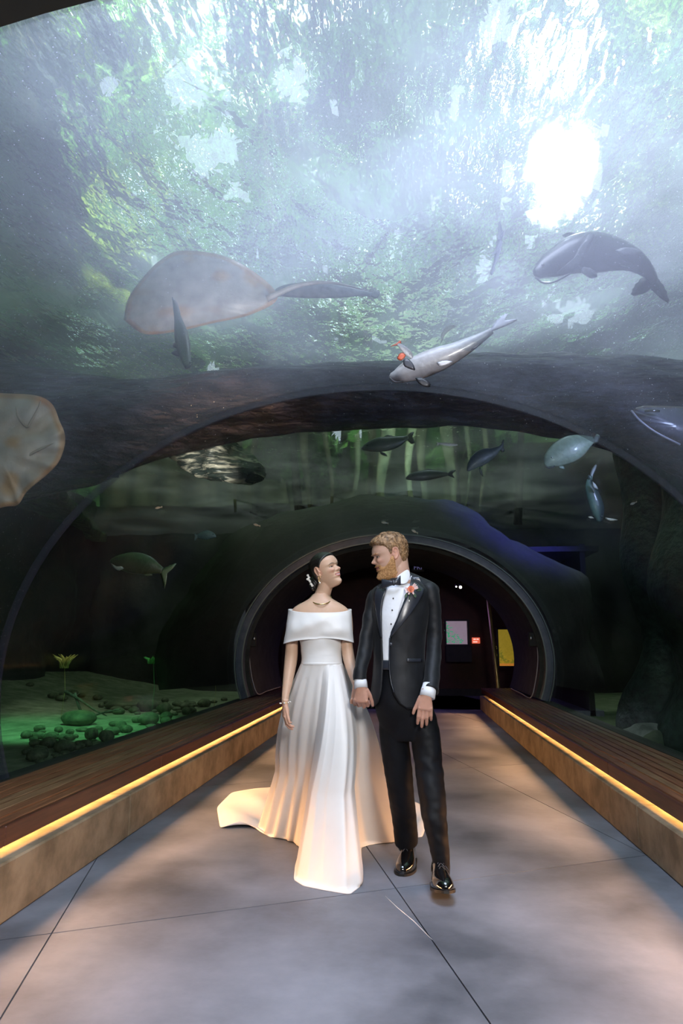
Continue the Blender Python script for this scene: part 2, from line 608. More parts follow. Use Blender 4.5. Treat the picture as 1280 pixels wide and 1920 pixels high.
# a pale scratch across the slab beside the joint
sp = [G(722, 1680, 0.0008), G(745, 1702, 0.0008), G(775, 1727, 0.0008), G(810, 1762, 0.0008)]
mesh('scratch', tube(sp, [0.001, 0.0022, 0.0022, 0.001], 4, flat=0.3), M['white'], fl)

# ------------------------------------------------------------------ kerbs and benches


def bench(side):
    s = -1 if side == 'west' else 1
    xf = XL if s < 0 else XR
    xb = -2.46 if s < 0 else 1.965
    y0, y1 = -1.6, (13.6 if s > 0 else 13.6)
    k = thing('concrete_kerb', 'low %s concrete kerb under the warm strip, %s side of the walkway' % (('rough brown', 'left') if s < 0 else ('smoother tan', 'right')), 'kerb', ((xf + xb) / 2, (y0 + y1) / 2, 0))
    ys = [-1.6, 1.45, 4.5, 7.55, 10.6, 13.4]
    for a, b in zip(ys[:-1], ys[1:]):
        bxo('kerb_block', (xf + s * 0.17, (a + b) / 2, 0.1275), (0.34, b - a - 0.006, 0.255), M['curb'], k, 0.008)
    # bench
    fx = (-1.845 if s < 0 else 1.408)
    t = thing('slatted_bench', 'long reddish wooden slatted bench along the %s' % ('left acrylic wall behind the bride' if s < 0 else 'right acrylic wall beside the groom'), 'bench', ((fx + xb) / 2, (y0 + y1) / 2, 0.255))
    n = 7
    fw_ = 0.030
    pitch = (abs(xb - fx) - fw_) / n
    ys = [-1.6, 1.2, 3.2, 5.25, 7.4, 9.5, 11.6, 13.6]
    for i in range(n):
        xc = fx + s * (fw_ + pitch * (i + 0.5))
        off = 0.0
        for a, b in zip(ys[:-1], ys[1:]):
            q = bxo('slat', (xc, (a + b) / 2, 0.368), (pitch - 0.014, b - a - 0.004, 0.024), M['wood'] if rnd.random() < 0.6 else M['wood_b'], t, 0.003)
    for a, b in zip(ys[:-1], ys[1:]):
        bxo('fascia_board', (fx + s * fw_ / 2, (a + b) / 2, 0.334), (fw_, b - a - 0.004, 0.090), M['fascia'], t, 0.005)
    bxo('support_frame', (fx + s * 0.32, (y0 + y1) / 2, 0.290), (0.34, y1 - y0, 0.075), M['black'], t)
    bxo('end_board', (fx + s * 0.29, y1 + 0.015, 0.325), (0.56, 0.028, 0.11), M['fascia'], t, 0.004)
    # the bright strip under the seat edge
    e = bxo('light_strip', (fx + s * 0.062, (y0 + y1) / 2, 0.335), (0.02, y1 - y0 - 0.4, 0.006), M['strip'], t)
    e['label'] = 'glowing warm light strip under the seat edge'


M['strip'] = mat('warm_strip', (1, 0.6, 0.3), emit=(1.0, 0.55, 0.2), es=3.0)
bench('west')
bench('east')

# plinth walls that carry the acrylic and hold back the tank
for s, nm in ((-1, 'wall_west'), (1, 'wall_east')):
    x = -2.52 if s < 0 else 2.03
    o = bxo(nm, (x + s * 0.03, 4.6, -0.05), (0.14, 12.4, 0.84), M['black'])
    tag(o, kind='structure')

# ------------------------------------------------------------------ acrylic vault, joints, dark ceiling


def arch(y, grow=0.0, phi=1.876, n=64):
    return [(VX + (VA + grow) * math.sin(t), y, VZ + (VB + grow) * math.cos(t)) for t in np.linspace(-phi, phi, n)]


def vault(name, ya, yb, m, thick=0.05, grow=0.0, phi=1.876, ny=2):
    rows_ = []
    inn = [arch(y, grow, phi) for y in np.linspace(ya, yb, ny)]
    out = [arch(y, grow + thick, phi) for y in np.linspace(ya, yb, ny)]
    n = 64
    mb = MB()
    mb.add(grid(inn))
    mb.add(grid([r_[::-1] for r_ in out]))
    for i in (0, ny - 1):
        mb.add(grid([inn[i], out[i]]))
    for k in (0, n - 1):
        mb.add(grid([[inn[i][k], out[i][k]] for i in range(ny)]))
    o = mesh(name, mb.vf(), m)
    return o


joints = [1.38, 4.30, 10.70]
for i, (a, b) in enumerate(zip(joints[:-1], joints[1:])):
    o = vault('window_%d' % (i + 1), a + 0.02, b - 0.02, M['acrylic'] if i == 0 else M['acrylic_thin_haze'])
    tag(o, kind='structure')
for i, y in enumerate(joints[1:2]):
    o = vault('trim_%d' % (i + 1), y - 0.012, y + 0.012, M['seam'], 0.045, 0.002)
    tag(o, kind='structure')
o = vault('ceiling', -2.4, 1.38, M['black'], 0.12, -0.01, 1.95)
tag(o, kind='structure')
o = bxo('wall_south', (-0.2, -2.45, 1.4), (6.0, 0.1, 3.4), M['black'])
tag(o, kind='structure')

# ------------------------------------------------------------------ far portal, corridor and room behind
o = vault('trim_3', 10.66, 10.86, M['steelblue'] if 'steelblue' in M else mat('portal_frame_blue', (0.05, 0.07, 0.10), (0.09, 0.11, 0.15), rough=0.45), 0.10, -0.06)
tag(o, kind='structure')
for k, (gr, th, yy) in enumerate(((-0.075, 0.018, 10.655), (0.045, 0.016, 10.655))):
    o = vault('trim_%d' % (4 + k), yy - 0.02, yy, mat('portal_lip_%s' % 'ab'[k], (0.16, 0.2, 0.19), rough=0.4), th, gr)
    tag(o, kind='structure')
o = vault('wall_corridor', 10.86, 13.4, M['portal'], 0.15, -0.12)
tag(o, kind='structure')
# room beyond
for nm, c, s, m in (('wall_north', (0.3, 17.0, 1.5), (7, 0.1, 3.2), M['redwall']),
                    ('wall_room_west', (-3.1, 15.2, 1.5), (0.1, 3.6, 3.2), M['redwall']),
                    ('wall_room_east', (3.4, 15.2, 1.5), (0.1, 3.6, 3.2), M['black']),
                    ('ceiling_room', (0.2, 15.2, 3.0), (7, 3.7, 0.1), M['black']),
                    ('baseboard_north', (0.3, 16.93, 0.08), (6.8, 0.03, 0.16), M['black'])):
    tag(bxo(nm, c, s, m), kind='structure')
tag(bxo('floor_room', (0.2, 15.2, -0.05), (6.8, 3.6, 0.1), M['concrete']), kind='structure')

# service boxes and conduits on the portal's inner face
for s, bx_, pts in ((-1, (474, 1200), [(467, 1213), (468, 1240), (473, 1275), (483, 1301), (500, 1296), (525, 1288)]),
                    (1, (998, 1199), [(1007, 1213), (1008, 1240), (1004, 1275), (995, 1308), (977, 1300), (958, 1291)])):
    c = P(bx_[0], bx_[1], 10.95)
    t = thing('service_box', 'small dark box with pale conduit on the %s side of the far portal' % ('left' if s < 0 else 'right'), 'box', tuple(c))
    bxo('housing', c, (0.13, 0.10, 0.22), M['black'], t, 0.012)
    mesh('conduit', tube(cr([P(x, y, 10.93 if k < 4 else 10.93 + (k - 3) * 0.6) for k, (x, y) in enumerate(pts)], 24), 0.008, 6), M['seal'], t)
    mesh('lens', ell(c + np.array([-s * 0.03, -0.055, 0.02]), (0.02, 0.01, 0.03)), M['steel'], t)

# lit exhibit tanks on the room's far wall


def exhibit(px0, py0, px1, py1, y, label, back, plants, water_top=None, name='exhibit_tank'):
    a = P(px0, py1, y); b = P(px1, py0, y)
    cx, cz = (a[0] + b[0]) / 2, (a[2] + b[2]) / 2
    W, H = b[0] - a[0], b[2] - a[2]
    t = thing(name, label, 'aquarium', (cx, y, a[2]))
    fr = 0.035
    MBx = MB()
    for c, s in (((cx, y, b[2] + fr / 2), (W + 2 * fr, 0.06, fr)), ((cx, y, a[2] - fr / 2), (W + 2 * fr, 0.06, fr)),
                 ((a[0] - fr / 2, y, cz), (fr, 0.06, H)), ((b[0] + fr / 2, y, cz), (fr, 0.06, H))):
        MBx.add(box(c, s))
    mesh('frame', MBx.vf(), M['black'], t, smooth=False)
    mesh('lit_backdrop', box((cx, y + 0.20, cz), (W, 0.01, H)), back, t, smooth=False)
    rr = random.Random(int(px0))
    mp_ = MB()
    for k in range(120):
        u = rr.random() ** 1.4 * plants[0]
        x0 = a[0] + W * u
        z0 = a[2] + H * rr.uniform(0.02, max(0.1, plants[1] - u * 1.1))
        d = np.array([rr.uniform(-1, 1), rr.uniform(-0.5, 0.3), rr.uniform(-0.2, 1)]) * 0.05 * H
        yy = y + 0.11
        mp_.add(([(x0, yy, z0), (x0 + d[0] + 0.02, yy + d[1] * .3, z0 + d[2]), (x0 + d[0] * 2, yy, z0 + 2 * d[2]), (x0 + d[0] - 0.02, yy, z0 + d[2])], [(0, 1, 2, 3)]))
    o = mesh('water_plant', mp_.vf(), plants[2], t, smooth=False)
    o['kind'] = 'stuff'
    return t, a, b, W, H


em1 = mat('tank_backdrop_grey', (0.20, 0.17, 0.19), (0.30, 0.25, 0.30), rough=0.8, scale=2, emit=(0.20, 0.15, 0.19), es=1.0)
em2 = mat('tank_backdrop_yellow', (0.2, 0.16, 0.02), (0.45, 0.36, 0.05), rough=0.8, scale=8, emit=(0.24, 0.17, 0.015), es=0.8)
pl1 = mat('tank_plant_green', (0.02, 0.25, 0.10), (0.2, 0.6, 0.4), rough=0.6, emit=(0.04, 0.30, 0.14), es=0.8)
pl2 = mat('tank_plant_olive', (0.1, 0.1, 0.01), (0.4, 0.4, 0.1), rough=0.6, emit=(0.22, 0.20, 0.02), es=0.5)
t, a, b, W, H = exhibit(837, 1164, 876, 1208, 16.55, 'lit square aquarium with green plants on the dark red far wall', em1, (0.75, 0.95, pl1))
bxo('cabinet', ((a[0] + b[0]) / 2 + 0.02, 16.55, a[2] - 0.22), (W + 0.1, 0.22, 0.38), M['black'], t, 0.01)
t, a, b, W, H = exhibit(936, 1180, 965, 1249, 15.6, 'tall lit aquarium with yellow green water right of the brass post', em2, (1.0, 0.55, pl2))
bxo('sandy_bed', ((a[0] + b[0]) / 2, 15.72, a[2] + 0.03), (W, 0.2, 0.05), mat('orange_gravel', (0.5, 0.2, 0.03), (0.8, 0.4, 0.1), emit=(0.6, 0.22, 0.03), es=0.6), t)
a = P(913, 1105, 13.9); b = P(934, 1292, 13.9)
t = thing('brass_post', 'slim yellowish post leaning beside the end of the right bench', 'post', tuple(b))
mesh('shaft', tube([(b[0] + (b[0] - a[0]) * 0.16, b[1], 0.0), b, a], [0.045, 0.045, 0.038], 12), M['brass'], t)
mesh('cap', ell(a, (0.04, 0.04, 0.03)), M['brass'], t)
# small red notice
c = P(892, 1201, 16.9)
t = thing('wall_notice', 'small glowing orange red notice on the far wall between the two aquariums', 'sign', tuple(c))
bxo('panel', c, (0.19, 0.02, 0.14), mat('notice_red', (0.7, 0.12, 0.06), emit=(0.75, 0.13, 0.07), es=0.9), t, 0.004)
for k, (dx, dz, ww) in enumerate(((-0.03, 0.03, 0.06), (0.04, 0.03, 0.05), (-0.02, -0.03, 0.10))):
    bxo('printed_block', c + np.array([dx, -0.013, dz]), (ww, 0.006, 0.03), mat('notice_print', (0.9, 0.6, 0.5), emit=(1, 0.6, 0.5), es=0.9), t)


def text(s, size, loc, m, parent, rot=(math.pi / 2, 0, 0), ext=0.004, name='lettering'):
    cu = bpy.data.curves.new(name, 'FONT')
    cu.body = s
    cu.size = size
    cu.extrude = ext
    cu.align_x = 'CENTER'
    cu.align_y = 'CENTER'
    cu.materials.append(m)
    o = bpy.data.objects.new(name, cu)
    C.objects.link(o)
    o.rotation_euler = rot
    bpy.context.view_layer.update()
    me = bpy.data.meshes.new_from_object(o.evaluated_get(bpy.context.evaluated_depsgraph_get()))
    me.materials.clear()
    me.materials.append(m)
    bpy.data.objects.remove(o)
    o = bpy.data.objects.new(name, me)
    C.objects.link(o)
    o.rotation_euler = rot
    o.parent = parent
    o.location = np.array(loc) - _wloc[parent]
    return o


c = P(783, 1064, 13.9)
t = thing('hanging_sign', 'small dark sign with dim bluish letters beside the collar of the groom', 'sign', tuple(c))
bxo('sign_board', c + np.array([0, 0.02, 0]), (0.26, 0.02, 0.17), M['black'], t, 0.004)
text('FRI', 0.13, c + np.array([0, 0.004, 0]), mat('sign_letters', (0.06, 0.055, 0.13), emit=(0.08, 0.075, 0.17), es=1.0), t)
for (x, y, r_, q) in ((863, 1101, 0.032, 'larger right one of the pair'), (855, 1100, 0.018, 'smaller left one of the pair')):
    c = P(x, y, 14.6)
    t = thing('ceiling_spotlight', 'tiny white glowing spotlight in the dark far room, %s' % q, 'lamp', tuple(c))
    mesh('bulb', ell(c, (r_, r_, r_)), mat('spot_bulb', (1, 1, 1), emit=(1, 0.92, 0.82), es=2.5), t)
    mesh('housing', tube([c + np.array([0, 0.02, 0.0]), c + np.array([0, 0.12, 0.05])], [r_ * 1.25, r_ * 0.9], 12), M['black'], t)

# ------------------------------------------------------------------ rock around the portal, tank shell
random.seed(3)


def rockshell():
    rows_ = []
    for j, y in enumerate(np.linspace(10.72, 22.0, 26)):
        row = []
        for k, t in enumerate(np.linspace(-1.75, 1.75, 90)):
            g = min(1.0, j / 3.0)
            ax = VA + 0.10 + (1.55 if t < 0 else 0.95) * (g ** 0.6)
            az = VB + 0.10 + 0.95 * (g ** 0.6)
            d = 0.28 * nz(t * 2.2, y * 0.5, 1.7) * (0.25 + g) + 0.10 * nz(t * 7, y * 1.3, 9.0) * g
            row.append((VX + (ax + d * 1.5) * math.sin(t), y, VZ + (az + d) * math.cos(t)))
        rows_.append(row)
    return grid(rows_)


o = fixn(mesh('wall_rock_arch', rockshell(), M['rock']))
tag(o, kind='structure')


def relief(name, f3, nu, nv, m, **kw):
    rows_ = [[f3(u, v) for u in np.linspace(0, 1, nu)] for v in np.linspace(0, 1, nv)]
    return fixn(mesh(name, grid(rows_), m, **kw))


# tank bed, mounded away from the benches
def bed(x, y):
    z = -0.42 + 0.10 * nz(x * 0.3, y * 0.3, 0.3)
    if x < -7.5: z += 0.10 * (-7.5 - x) ** 1.3
    if x > 8.0: z += 0.2 * (x - 8.0) ** 1.3
    return z


o1 = relief('floor_tank_west', lambda u, v: (-12 + u * 9.42, -3 + v * 30, bed(-12 + u * 9.42, -3 + v * 30)), 50, 110, M['sand'])
o2 = relief('floor_tank_east', lambda u, v: (2.08 + u * 9.9, -3 + v * 30, bed(2.08 + u * 9.9, -3 + v * 30)), 50, 110, M['sand'])
for o in (o1, o2): tag(o, kind='structure')


def wallf(x=None, y=None, amp=0.6):
    def f(u, v):
        z = -1.2 + v * 7.6
        if x is not None:
            yy = -3.5 + u * 31
            return (x + amp * (nz(yy * 0.35, z * 0.5, x) + 0.5 * nz(yy, z * 1.4, x)), yy, z)
        xx = -12.5 + u * 25
        return (xx, y + amp * (nz(xx * 0.4, z * 0.4, y) + 0.6 * nz(xx * 1.3, z * 0.5, y)), z)
    return f


M['streak'] = mat('streaked_root_wall', (0.010, 0.040, 0.028), (0.24, 0.25, 0.17), rough=0.9, scale=1.2, stretch=(1.6, 1, 0.22), detail=10, bump=0.15)
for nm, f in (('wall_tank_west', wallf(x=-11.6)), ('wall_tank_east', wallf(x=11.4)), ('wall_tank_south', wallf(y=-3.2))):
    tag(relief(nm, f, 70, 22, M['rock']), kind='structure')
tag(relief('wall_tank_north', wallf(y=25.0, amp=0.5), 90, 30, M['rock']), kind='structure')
tag(relief('wall_cliff_north', lambda u, v: (-12.5 + u * 25, 26.4 + 0.5 * nz(u * 14, v * 1.2, 3) + 0.25 * nz(u * 40, v, 9), 4.6 + v * 4.4), 140, 16, M['streak']), kind='structure')

# water surface above it all
for ya, yb, mm in ((1.0, 11.5, M['water']), (11.5, 26.2, watermat('water_surface_far', 0.12))):
    o = mesh('water_surface', ([(-12.4, ya, 5.3), (12.2, ya, 5.3), (12.2, yb, 5.3), (-12.4, yb, 5.3)], [(0, 1, 2, 3)]), mm, smooth=False)
    tag(o, kind='structure')
# ------------------------------------------------------------------ the great arching log above the tunnel
LOGY = 7.6


def great_log():
    tab = [(-420, 560, 1190), (-150, 640, 1010), (60, 700, 930), (200, 722, 885), (330, 724, 838), (420, 714, 812), (540, 706, 800), (650, 697, 795),
           (800, 688, 793), (950, 683, 797), (1060, 680, 812), (1160, 681, 838), (1280, 690, 888), (1400, 705, 960), (1600, 740, 1100), (1900, 800, 1300)]
    t = cr(tab, 110)
    rows_ = []
    n = 56
    for i, (px, a, b) in enumerate(t):
        T, B = P(px, a, LOGY), P(px, b, LOGY)
        c = (T + B) / 2
        hz = (T[2] - B[2]) / 2
        hy = 0.62 + 0.25 * abs(c[0]) / 5
        row = []
        for k in range(n):
            w_ = 2 * math.pi * k / n
            x = c[0]
            d = 0.09 * nz(x * 0.7, w_ * 1.3, 4) + 0.05 * nz(x * 2.2, math.cos(w_) * 4, math.sin(w_) * 4) + 0.02 * nz(x * 1.5, math.cos(w_) * 14, math.sin(w_) * 14)
            row.append((x, c[1] + (hy + d) * math.cos(w_), c[2] + (hz + d * 0.8) * math.sin(w_)))
        rows_.append(row)
    return grid(rows_, closed=True, capends=True)


tag(fixn(mesh('fallen_log', great_log(), M['log'])), 'huge dark bluish fallen log arching right across above the tunnel', 'log')


def blob(c, r, seed, amp=0.25, fr=1.2, n=40, m=24, rot=None):
    v, f = ell((0, 0, 0), r, n, m, rot)
    v = np.array([p * (1 + amp * (nz(p[0] * fr + seed, p[1] * fr, p[2] * fr) + 0.5 * nz(p[0] * fr * 2.7, p[1] * fr * 2.7 + seed, p[2] * fr * 2.7))) for p in v])
    return v + np.array(c), f


def rotm(ax, ay, az):
    return np.array(Matrix.Rotation(az, 3, 'Z') @ Matrix.Rotation(ay, 3, 'Y') @ Matrix.Rotation(ax, 3, 'X'))


# ------------------------------------------------------------------ banks and roots
c = P(165, 610, 12)
tag(mesh('mossy_bank', blob(c, (2.9, 1.6, 0.95), 3, 0.35, 1.0, 70, 40, rotm(0, 0.62, 0)), M['moss']), 'sloping bank of yellow green moss rising on the left above the log', 'bank')
c = P(-20, 560, 10)
tag(mesh('rock_outcrop', blob(c, (1.5, 1.3, 3.0), 8, 0.3, 1.0, 50, 34), M['core']), 'dark mossy rock outcrop at the left edge above the pale gown reflection', 'rock')
c = P(400, 858, 13.0)
M['ripple'] = mat('painted_ripple', (0.02, 0.03, 0.03), (0.80, 0.74, 0.62), rough=0.25, scale=2.6, stretch=(0.7, 1, 4.5), detail=9, contrast=(0.50, 0.68), bump=0.12)  # bright wavy reflection painted as pale streaks
tag(mesh('ripple_reflection', blob(c, (0.95, 0.5, 0.42), 5, 0.4, 1.6, 60, 30, rotm(0, 0.35, 0)), M['ripple']), 'streaked pale body standing in for a wavy bright reflection just below the log on the left', 'rock')
for k, (px, y, r0, r1, top, lab) in enumerate(((1238, 12.5, 0.48, 0.62, 700, 'broad dark root trunk standing on the sand near the right edge'),
                                              (1330, 11.0, 0.55, 0.75, 650, 'speckled green root trunk cut off by the right edge'))):
    B = G(px, 1402, -0.45)
    B = P(px, 1208, y); B[2] = -0.5
    T = P(px - 10, top, y)
    pth = [B + (T - B) * s + np.array([0.14 * math.sin(s * 7 + k), 0.1 * math.cos(s * 5), 0]) for s in np.linspace(0, 1, 26)]
    rr = [r1 * (1.25 - 0.25 * min(1, s * 6)) * (1 + 0.16 * math.sin(s * 17 + k)) for s in np.linspace(0, 1, 26)]
    v, f = tube(pth, rr, 30)
    v = np.array([p + 0.10 * np.array([nz(p[0] * 2, p[1] * 2, p[2] * .8), nz(p[1] * 2, p[2] * .8, p[0] * 2), 0]) for p in v])
    tag(mesh('root_trunk', (v, f), mat('wet_root_%s' % 'ab'[k], (0.004, 0.009, 0.007), (0.03, 0.055, 0.045), rough=0.55, scale=5, detail=12, bump=0.05, bscale=7)), lab, 'trunk')
rr_ = random.Random(8)
M['root'] = mat('pale_root', (0.05, 0.06, 0.035), (0.26, 0.24, 0.15), rough=0.8, scale=3, stretch=(1, 1, 0.4), bump=0.03)
for k, px in enumerate((440, 478, 548, 575, 612, 668, 690, 722, 770, 795, 842, 878, 905)):
    y = 19 + rr_.uniform(-1, 3)
    a = P(px, 760, y); b = P(px + rr_.uniform(-8, 8), 960, y)
    r0 = rr_.uniform(0.06, 0.17)
    pth = [a + (b - a) * s + np.array([0.10 * math.sin(s * 5 + k), 0, 0]) for s in np.linspace(0, 1, 12)]
    tag(mesh('hanging_root', tube(pth, [r0 * (1.5 - s) for s in np.linspace(0, 1, 12)], 10), M['root']), 'thin pale root hanging in the green water between log and rock arch', 'root', 'roots hanging behind the log')

# ------------------------------------------------------------------ canopy beyond the water
HOLES = [(1045, 322, 66, 74), (1075, 585, 42, 34), (350, 150, 42, 60), (392, 280, 60, 44), (545, 155, 34, 42), (930, 45, 34, 50), (862, 190, 24, 36),
         (850, 262, 12, 18), (205, 160, 26, 26), (440, 360, 24, 18), (745, 445, 10, 24), (812, 375, 10, 24), (905, 500, 14, 40), (330, 325, 16, 14),
         (640, 812, 20, 20), (590, 322, 12, 12), (1225, 430, 10, 30), (60, 340, 10, 14), (450, 696, 14, 8), (725, 30, 12, 20), (1000, 130, 14, 20), (985, 18, 12, 14), (420, 60, 20, 16)]


def inhole(p, grow=1.0, jit=0.0):
    d = np.asarray(p) - CAM
    w_ = np.dot(d, _fw)
    if w_ <= 0: return False
    x, y = 640 + F * np.dot(d, _r) / w_, 960 - F * np.dot(d, _up) / w_
    for hx, hy, rx, ry in HOLES:
        if ((x - hx) / rx / 1.38) ** 2 + ((y - hy) / ry / 1.38) ** 2 < grow * (1 + jit): return True
    return False


def leaves(pts, size, rg, seed=0):
    v, f = [], []
    for p in pts:
        a = np.array([rg.gauss(0, 1) for _ in range(3)]); a /= np.linalg.norm(a)
        b = np.array([rg.gauss(0, 1) for _ in range(3)]); b -= a * np.dot(a, b); b /= np.linalg.norm(b)
        s = size * rg.uniform(0.6, 1.4)
        k = len(v)
        n_ = np.cross(a, b) * s * 0.18
        v += [p - a * s, p + b * s * 0.45 + n_, p + a * s, p - b * s * 0.45 + n_]
        f += [(k, k + 1, k + 2), (k, k + 2, k + 3)]
    return np.array(v), f


# the wall of forest far behind: one uneven mass with real gaps in it
def forest_mass():
    NX, NZ = 240, 250
    prof = cr([(28, 3.5), (28.5, 8), (28, 13), (25.5, 18), (20.5, 21.5), (13, 23), (-7, 22), (-11, 12), (-11, 4)], NZ)  # overhead and rear stretches added to shut out sky light
    rows_ = []
    for j, (y0, z0) in enumerate(prof):
        row = []
        for i, x in enumerate(np.linspace(-30, 27, NX)):
            u = z0 + (28 - y0) * 0.7
            d = 2.2 * nz(x * 0.16, u * 0.16, 2) + 1.2 * nz(x * 0.5, u * 0.5, 5) + 0.6 * nz(x * 1.4, u * 1.4, 8)
            k = min(1.0, max(0.0, (z0 - 12) / 9))
            row.append((x + 0.2 * nz(u, x, 3), y0 + d * (1 - k), z0 - d * k + 0.2 * nz(x, u, 7)))
        rows_.append(row)
    v, f = grid(rows_)
    ff = []
    rg = random.Random(2)
    for q in f:
        c = v[list(q)].mean(0)
        e = nz(c[0] * 0.9, c[2] * 0.9 + c[1] * .5, 11) * 1.3 + nz(c[0] * 2.4, c[2] * 2.4, 15) * 0.9
        if inhole(c, 1.0, e * 1.5): continue
        if nz(c[0] * 1.1, c[2] * 1.1, 31) > 0.52: continue
        ff.append(q)
    return v, ff


M['forest'] = leafmat('forest_mass', (0.008, 0.03, 0.02), (0.16, 0.36, 0.09), 0.3)
for nd in M['forest'].node_tree.nodes:
    if nd.type == 'TEX_NOISE': nd.inputs['Scale'].default_value = 0.5; nd.inputs['Detail'].default_value = 10
tag(mesh('forest_wall', forest_mass(), M['forest']), 'distant mass of dim rainforest foliage seen up through the water', 'foliage', kind='stuff')

# ragged leaf sprays growing into every gap of the canopy
rgl = random.Random(77)
pts_ = []
for hx, hy, rx, ry in HOLES:
    nrim = int(10 + (rx + ry) * 1.1)
    for k in range(nrim):
        a = rgl.uniform(0, 2 * math.pi); u = rgl.uniform(0.98, 1.42)
        lump = 1 + 0.22 * math.sin(a * 3 + hx) + 0.15 * math.sin(a * 7 + hy)
        y = rgl.uniform(18, 24) if hy > 220 else rgl.uniform(15, 19)
        pts_.append(P(hx + rx * 1.15 * u * lump * math.cos(a), hy + ry * 1.15 * u * lump * math.sin(a), y))
tag(mesh('hanging_leaves', leaves(pts_, 0.26, rgl), M['leaf'], smooth=False), 'loose leaf sprays fringing the white gaps in the canopy', 'foliage', kind='stuff')

TREES = [  # px, py, y, rx, rz, kind, label
    (60, 60, 17, 2.2, 2.4, 1, 'yellowish tree crown at the top left corner beyond the water'),
    (200, 250, 19, 3.2, 2.6, 1, 'broad pale yellow green crown at the upper left beside the white gaps'),
    (280, 60, 22, 2.6, 1.6, 1, 'light crown at the top between the corner tree and the big white gap'),
    (140, 440, 16, 1.8, 1.7, 0, 'vivid green bush above the mossy bank'),
    (20, 330, 15, 1.6, 2.6, 2, 'dark violet grey crown at the left edge'),
    (480, 230, 23, 2.4, 2.2, 0, 'green crown between the two tallest white gaps'),
    (690, 140, 24, 3.0, 3.2, 0, 'soft green crown at the top centre'),
    (640, 420, 22, 3.0, 2.0, 2, 'bluish grey crown in the middle of the water ceiling'),
    (780, 330, 25, 2.2, 2.6, 0, 'pale mint crown left of the brightest gap'),
    (930, 200, 24, 2.0, 2.0, 0, 'mint green crown above the brightest gap'),
    (1200, 70, 17, 2.3, 1.9, 1, 'bright lime crown at the top right corner'),
    (1270, 190, 16, 1.2, 1.4, 0, 'small green crown on the right edge under the lime crown'),
    (1205, 400, 15, 0.55, 1.5, 1, 'narrow bright lime shrub above the large grey catfish'),
    (1130, 440, 20, 1.6, 1.6, 0, 'green bush behind the large grey catfish'),
    (1170, 600, 18, 1.9, 1.4, 0, 'dim green bush right of the white sparkle'),
    (560, 640, 20, 1.8, 1.4, 0, 'blurred green bush above the middle of the log'),
    (850, 570, 22, 2.0, 1.5, 2, 'grey green bush above the pale bellied catfish'),
    (240, 660, 14, 0.9, 1.0, 0, 'deep green bush at the lower end of the mossy bank'),
    (960, 640, 21, 1.6, 1.1, 0, 'low green bush between the small fish and the white sparkle'),
    (1290, 560, 15, 1.0, 2.2, 2, 'dark crown at the right edge behind the catfish tail'),
    (560, 860, 23, 2.0, 0.9, 0, 'dark green water weed mass below the log at the centre'),
    (860, 820, 23.5, 1.6, 0.8, 0, 'green weed mass below the log right of the centre'),
]
M['leaf3'] = leafmat('leaf_grey', (0.05, 0.07, 0.09), (0.22, 0.26, 0.26))
for k, (px, py, y, rx, rz, kd, lab) in enumerate(TREES):
    rg = random.Random(100 + k)
    c = P(px, py, y)
    zb = max(4.8, c[2] - 9) if py < 800 else -0.5
    t = thing('rainforest_tree' if py < 560 else 'leafy_bush', lab, 'tree' if py < 560 else 'bush', (c[0], c[1], zb), 'plants beyond the water')
    pts = []
    nlobe = 9
    lobes = [np.array([rg.gauss(0, .5) * rx, rg.gauss(0, .4) * rx * .7, rg.gauss(0, .5) * rz]) for _ in range(nlobe)]
    N = int(900 + 500 * min(rx * rz, 5))
    while len(pts) < N:
        l = rg.choice(lobes)
        d = np.array([rg.gauss(0, 1) for _ in range(3)]); d /= np.linalg.norm(d)
        p = c + l + d * np.array([rx, rx * .8, rz]) * 0.42 * rg.uniform(0.55, 1.05)
        if inhole(p, 0.85, rg.uniform(-0.3, 0.3)):
            N -= 1
            continue
        pts.append(p)
    mesh('foliage', leaves(pts, 0.20 if y < 18 else 0.28, rg), (M['leaf'], M['leaf2'], M['leaf3'])[kd], t, smooth=False)['kind'] = 'stuff'
    br = MB()
    tr_ = [np.array([c[0] + 0.15 * math.sin(s * 4 + k), c[1], zb + (c[2] - zb) * s]) for s in np.linspace(0, 1, 8)]
    br.add(tube(tr_, np.linspace(0.14, 0.07, 8) * (0.6 + rx * 0.2), 10))
    for l in lobes[:5]:
        br.add(tube([tr_[-2], (tr_[-1] + c + l) / 2 + np.array([0, 0, .1]), c + l], [0.06, 0.04, 0.02], 6))
    mesh('trunk', br.vf(), M['bark'], t)
# bare trunks rising through the haze
for k, (px, y, r0, lab) in enumerate(((510, 19, 0.16, 'grey trunk left of the centre above the log'), (872, 20, 0.22, 'grey vertical trunk above the pale bellied catfish'),
                                     (985, 18, 0.20, 'blurred trunk right under the brightest gap'), (30, 13, 0.30, 'dark trunk rising at the left edge'),
                                     (700, 23, 0.14, 'thin grey trunk above the centre of the log'), (1150, 22, 0.18, 'thin trunk behind the large grey catfish'))):
    a = P(px, 740, y); b = P(px + 12 * math.sin(k * 3), 180, y)
    t = [a + (b - a) * s + np.array([0.2 * math.sin(s * 5 + k), 0, 0]) for s in np.linspace(0, 1, 14)]
    tag(mesh('bare_trunk', tube(t, np.linspace(r0 * 1.3, r0 * 0.7, 14), 12), M['bark']), lab, 'trunk')

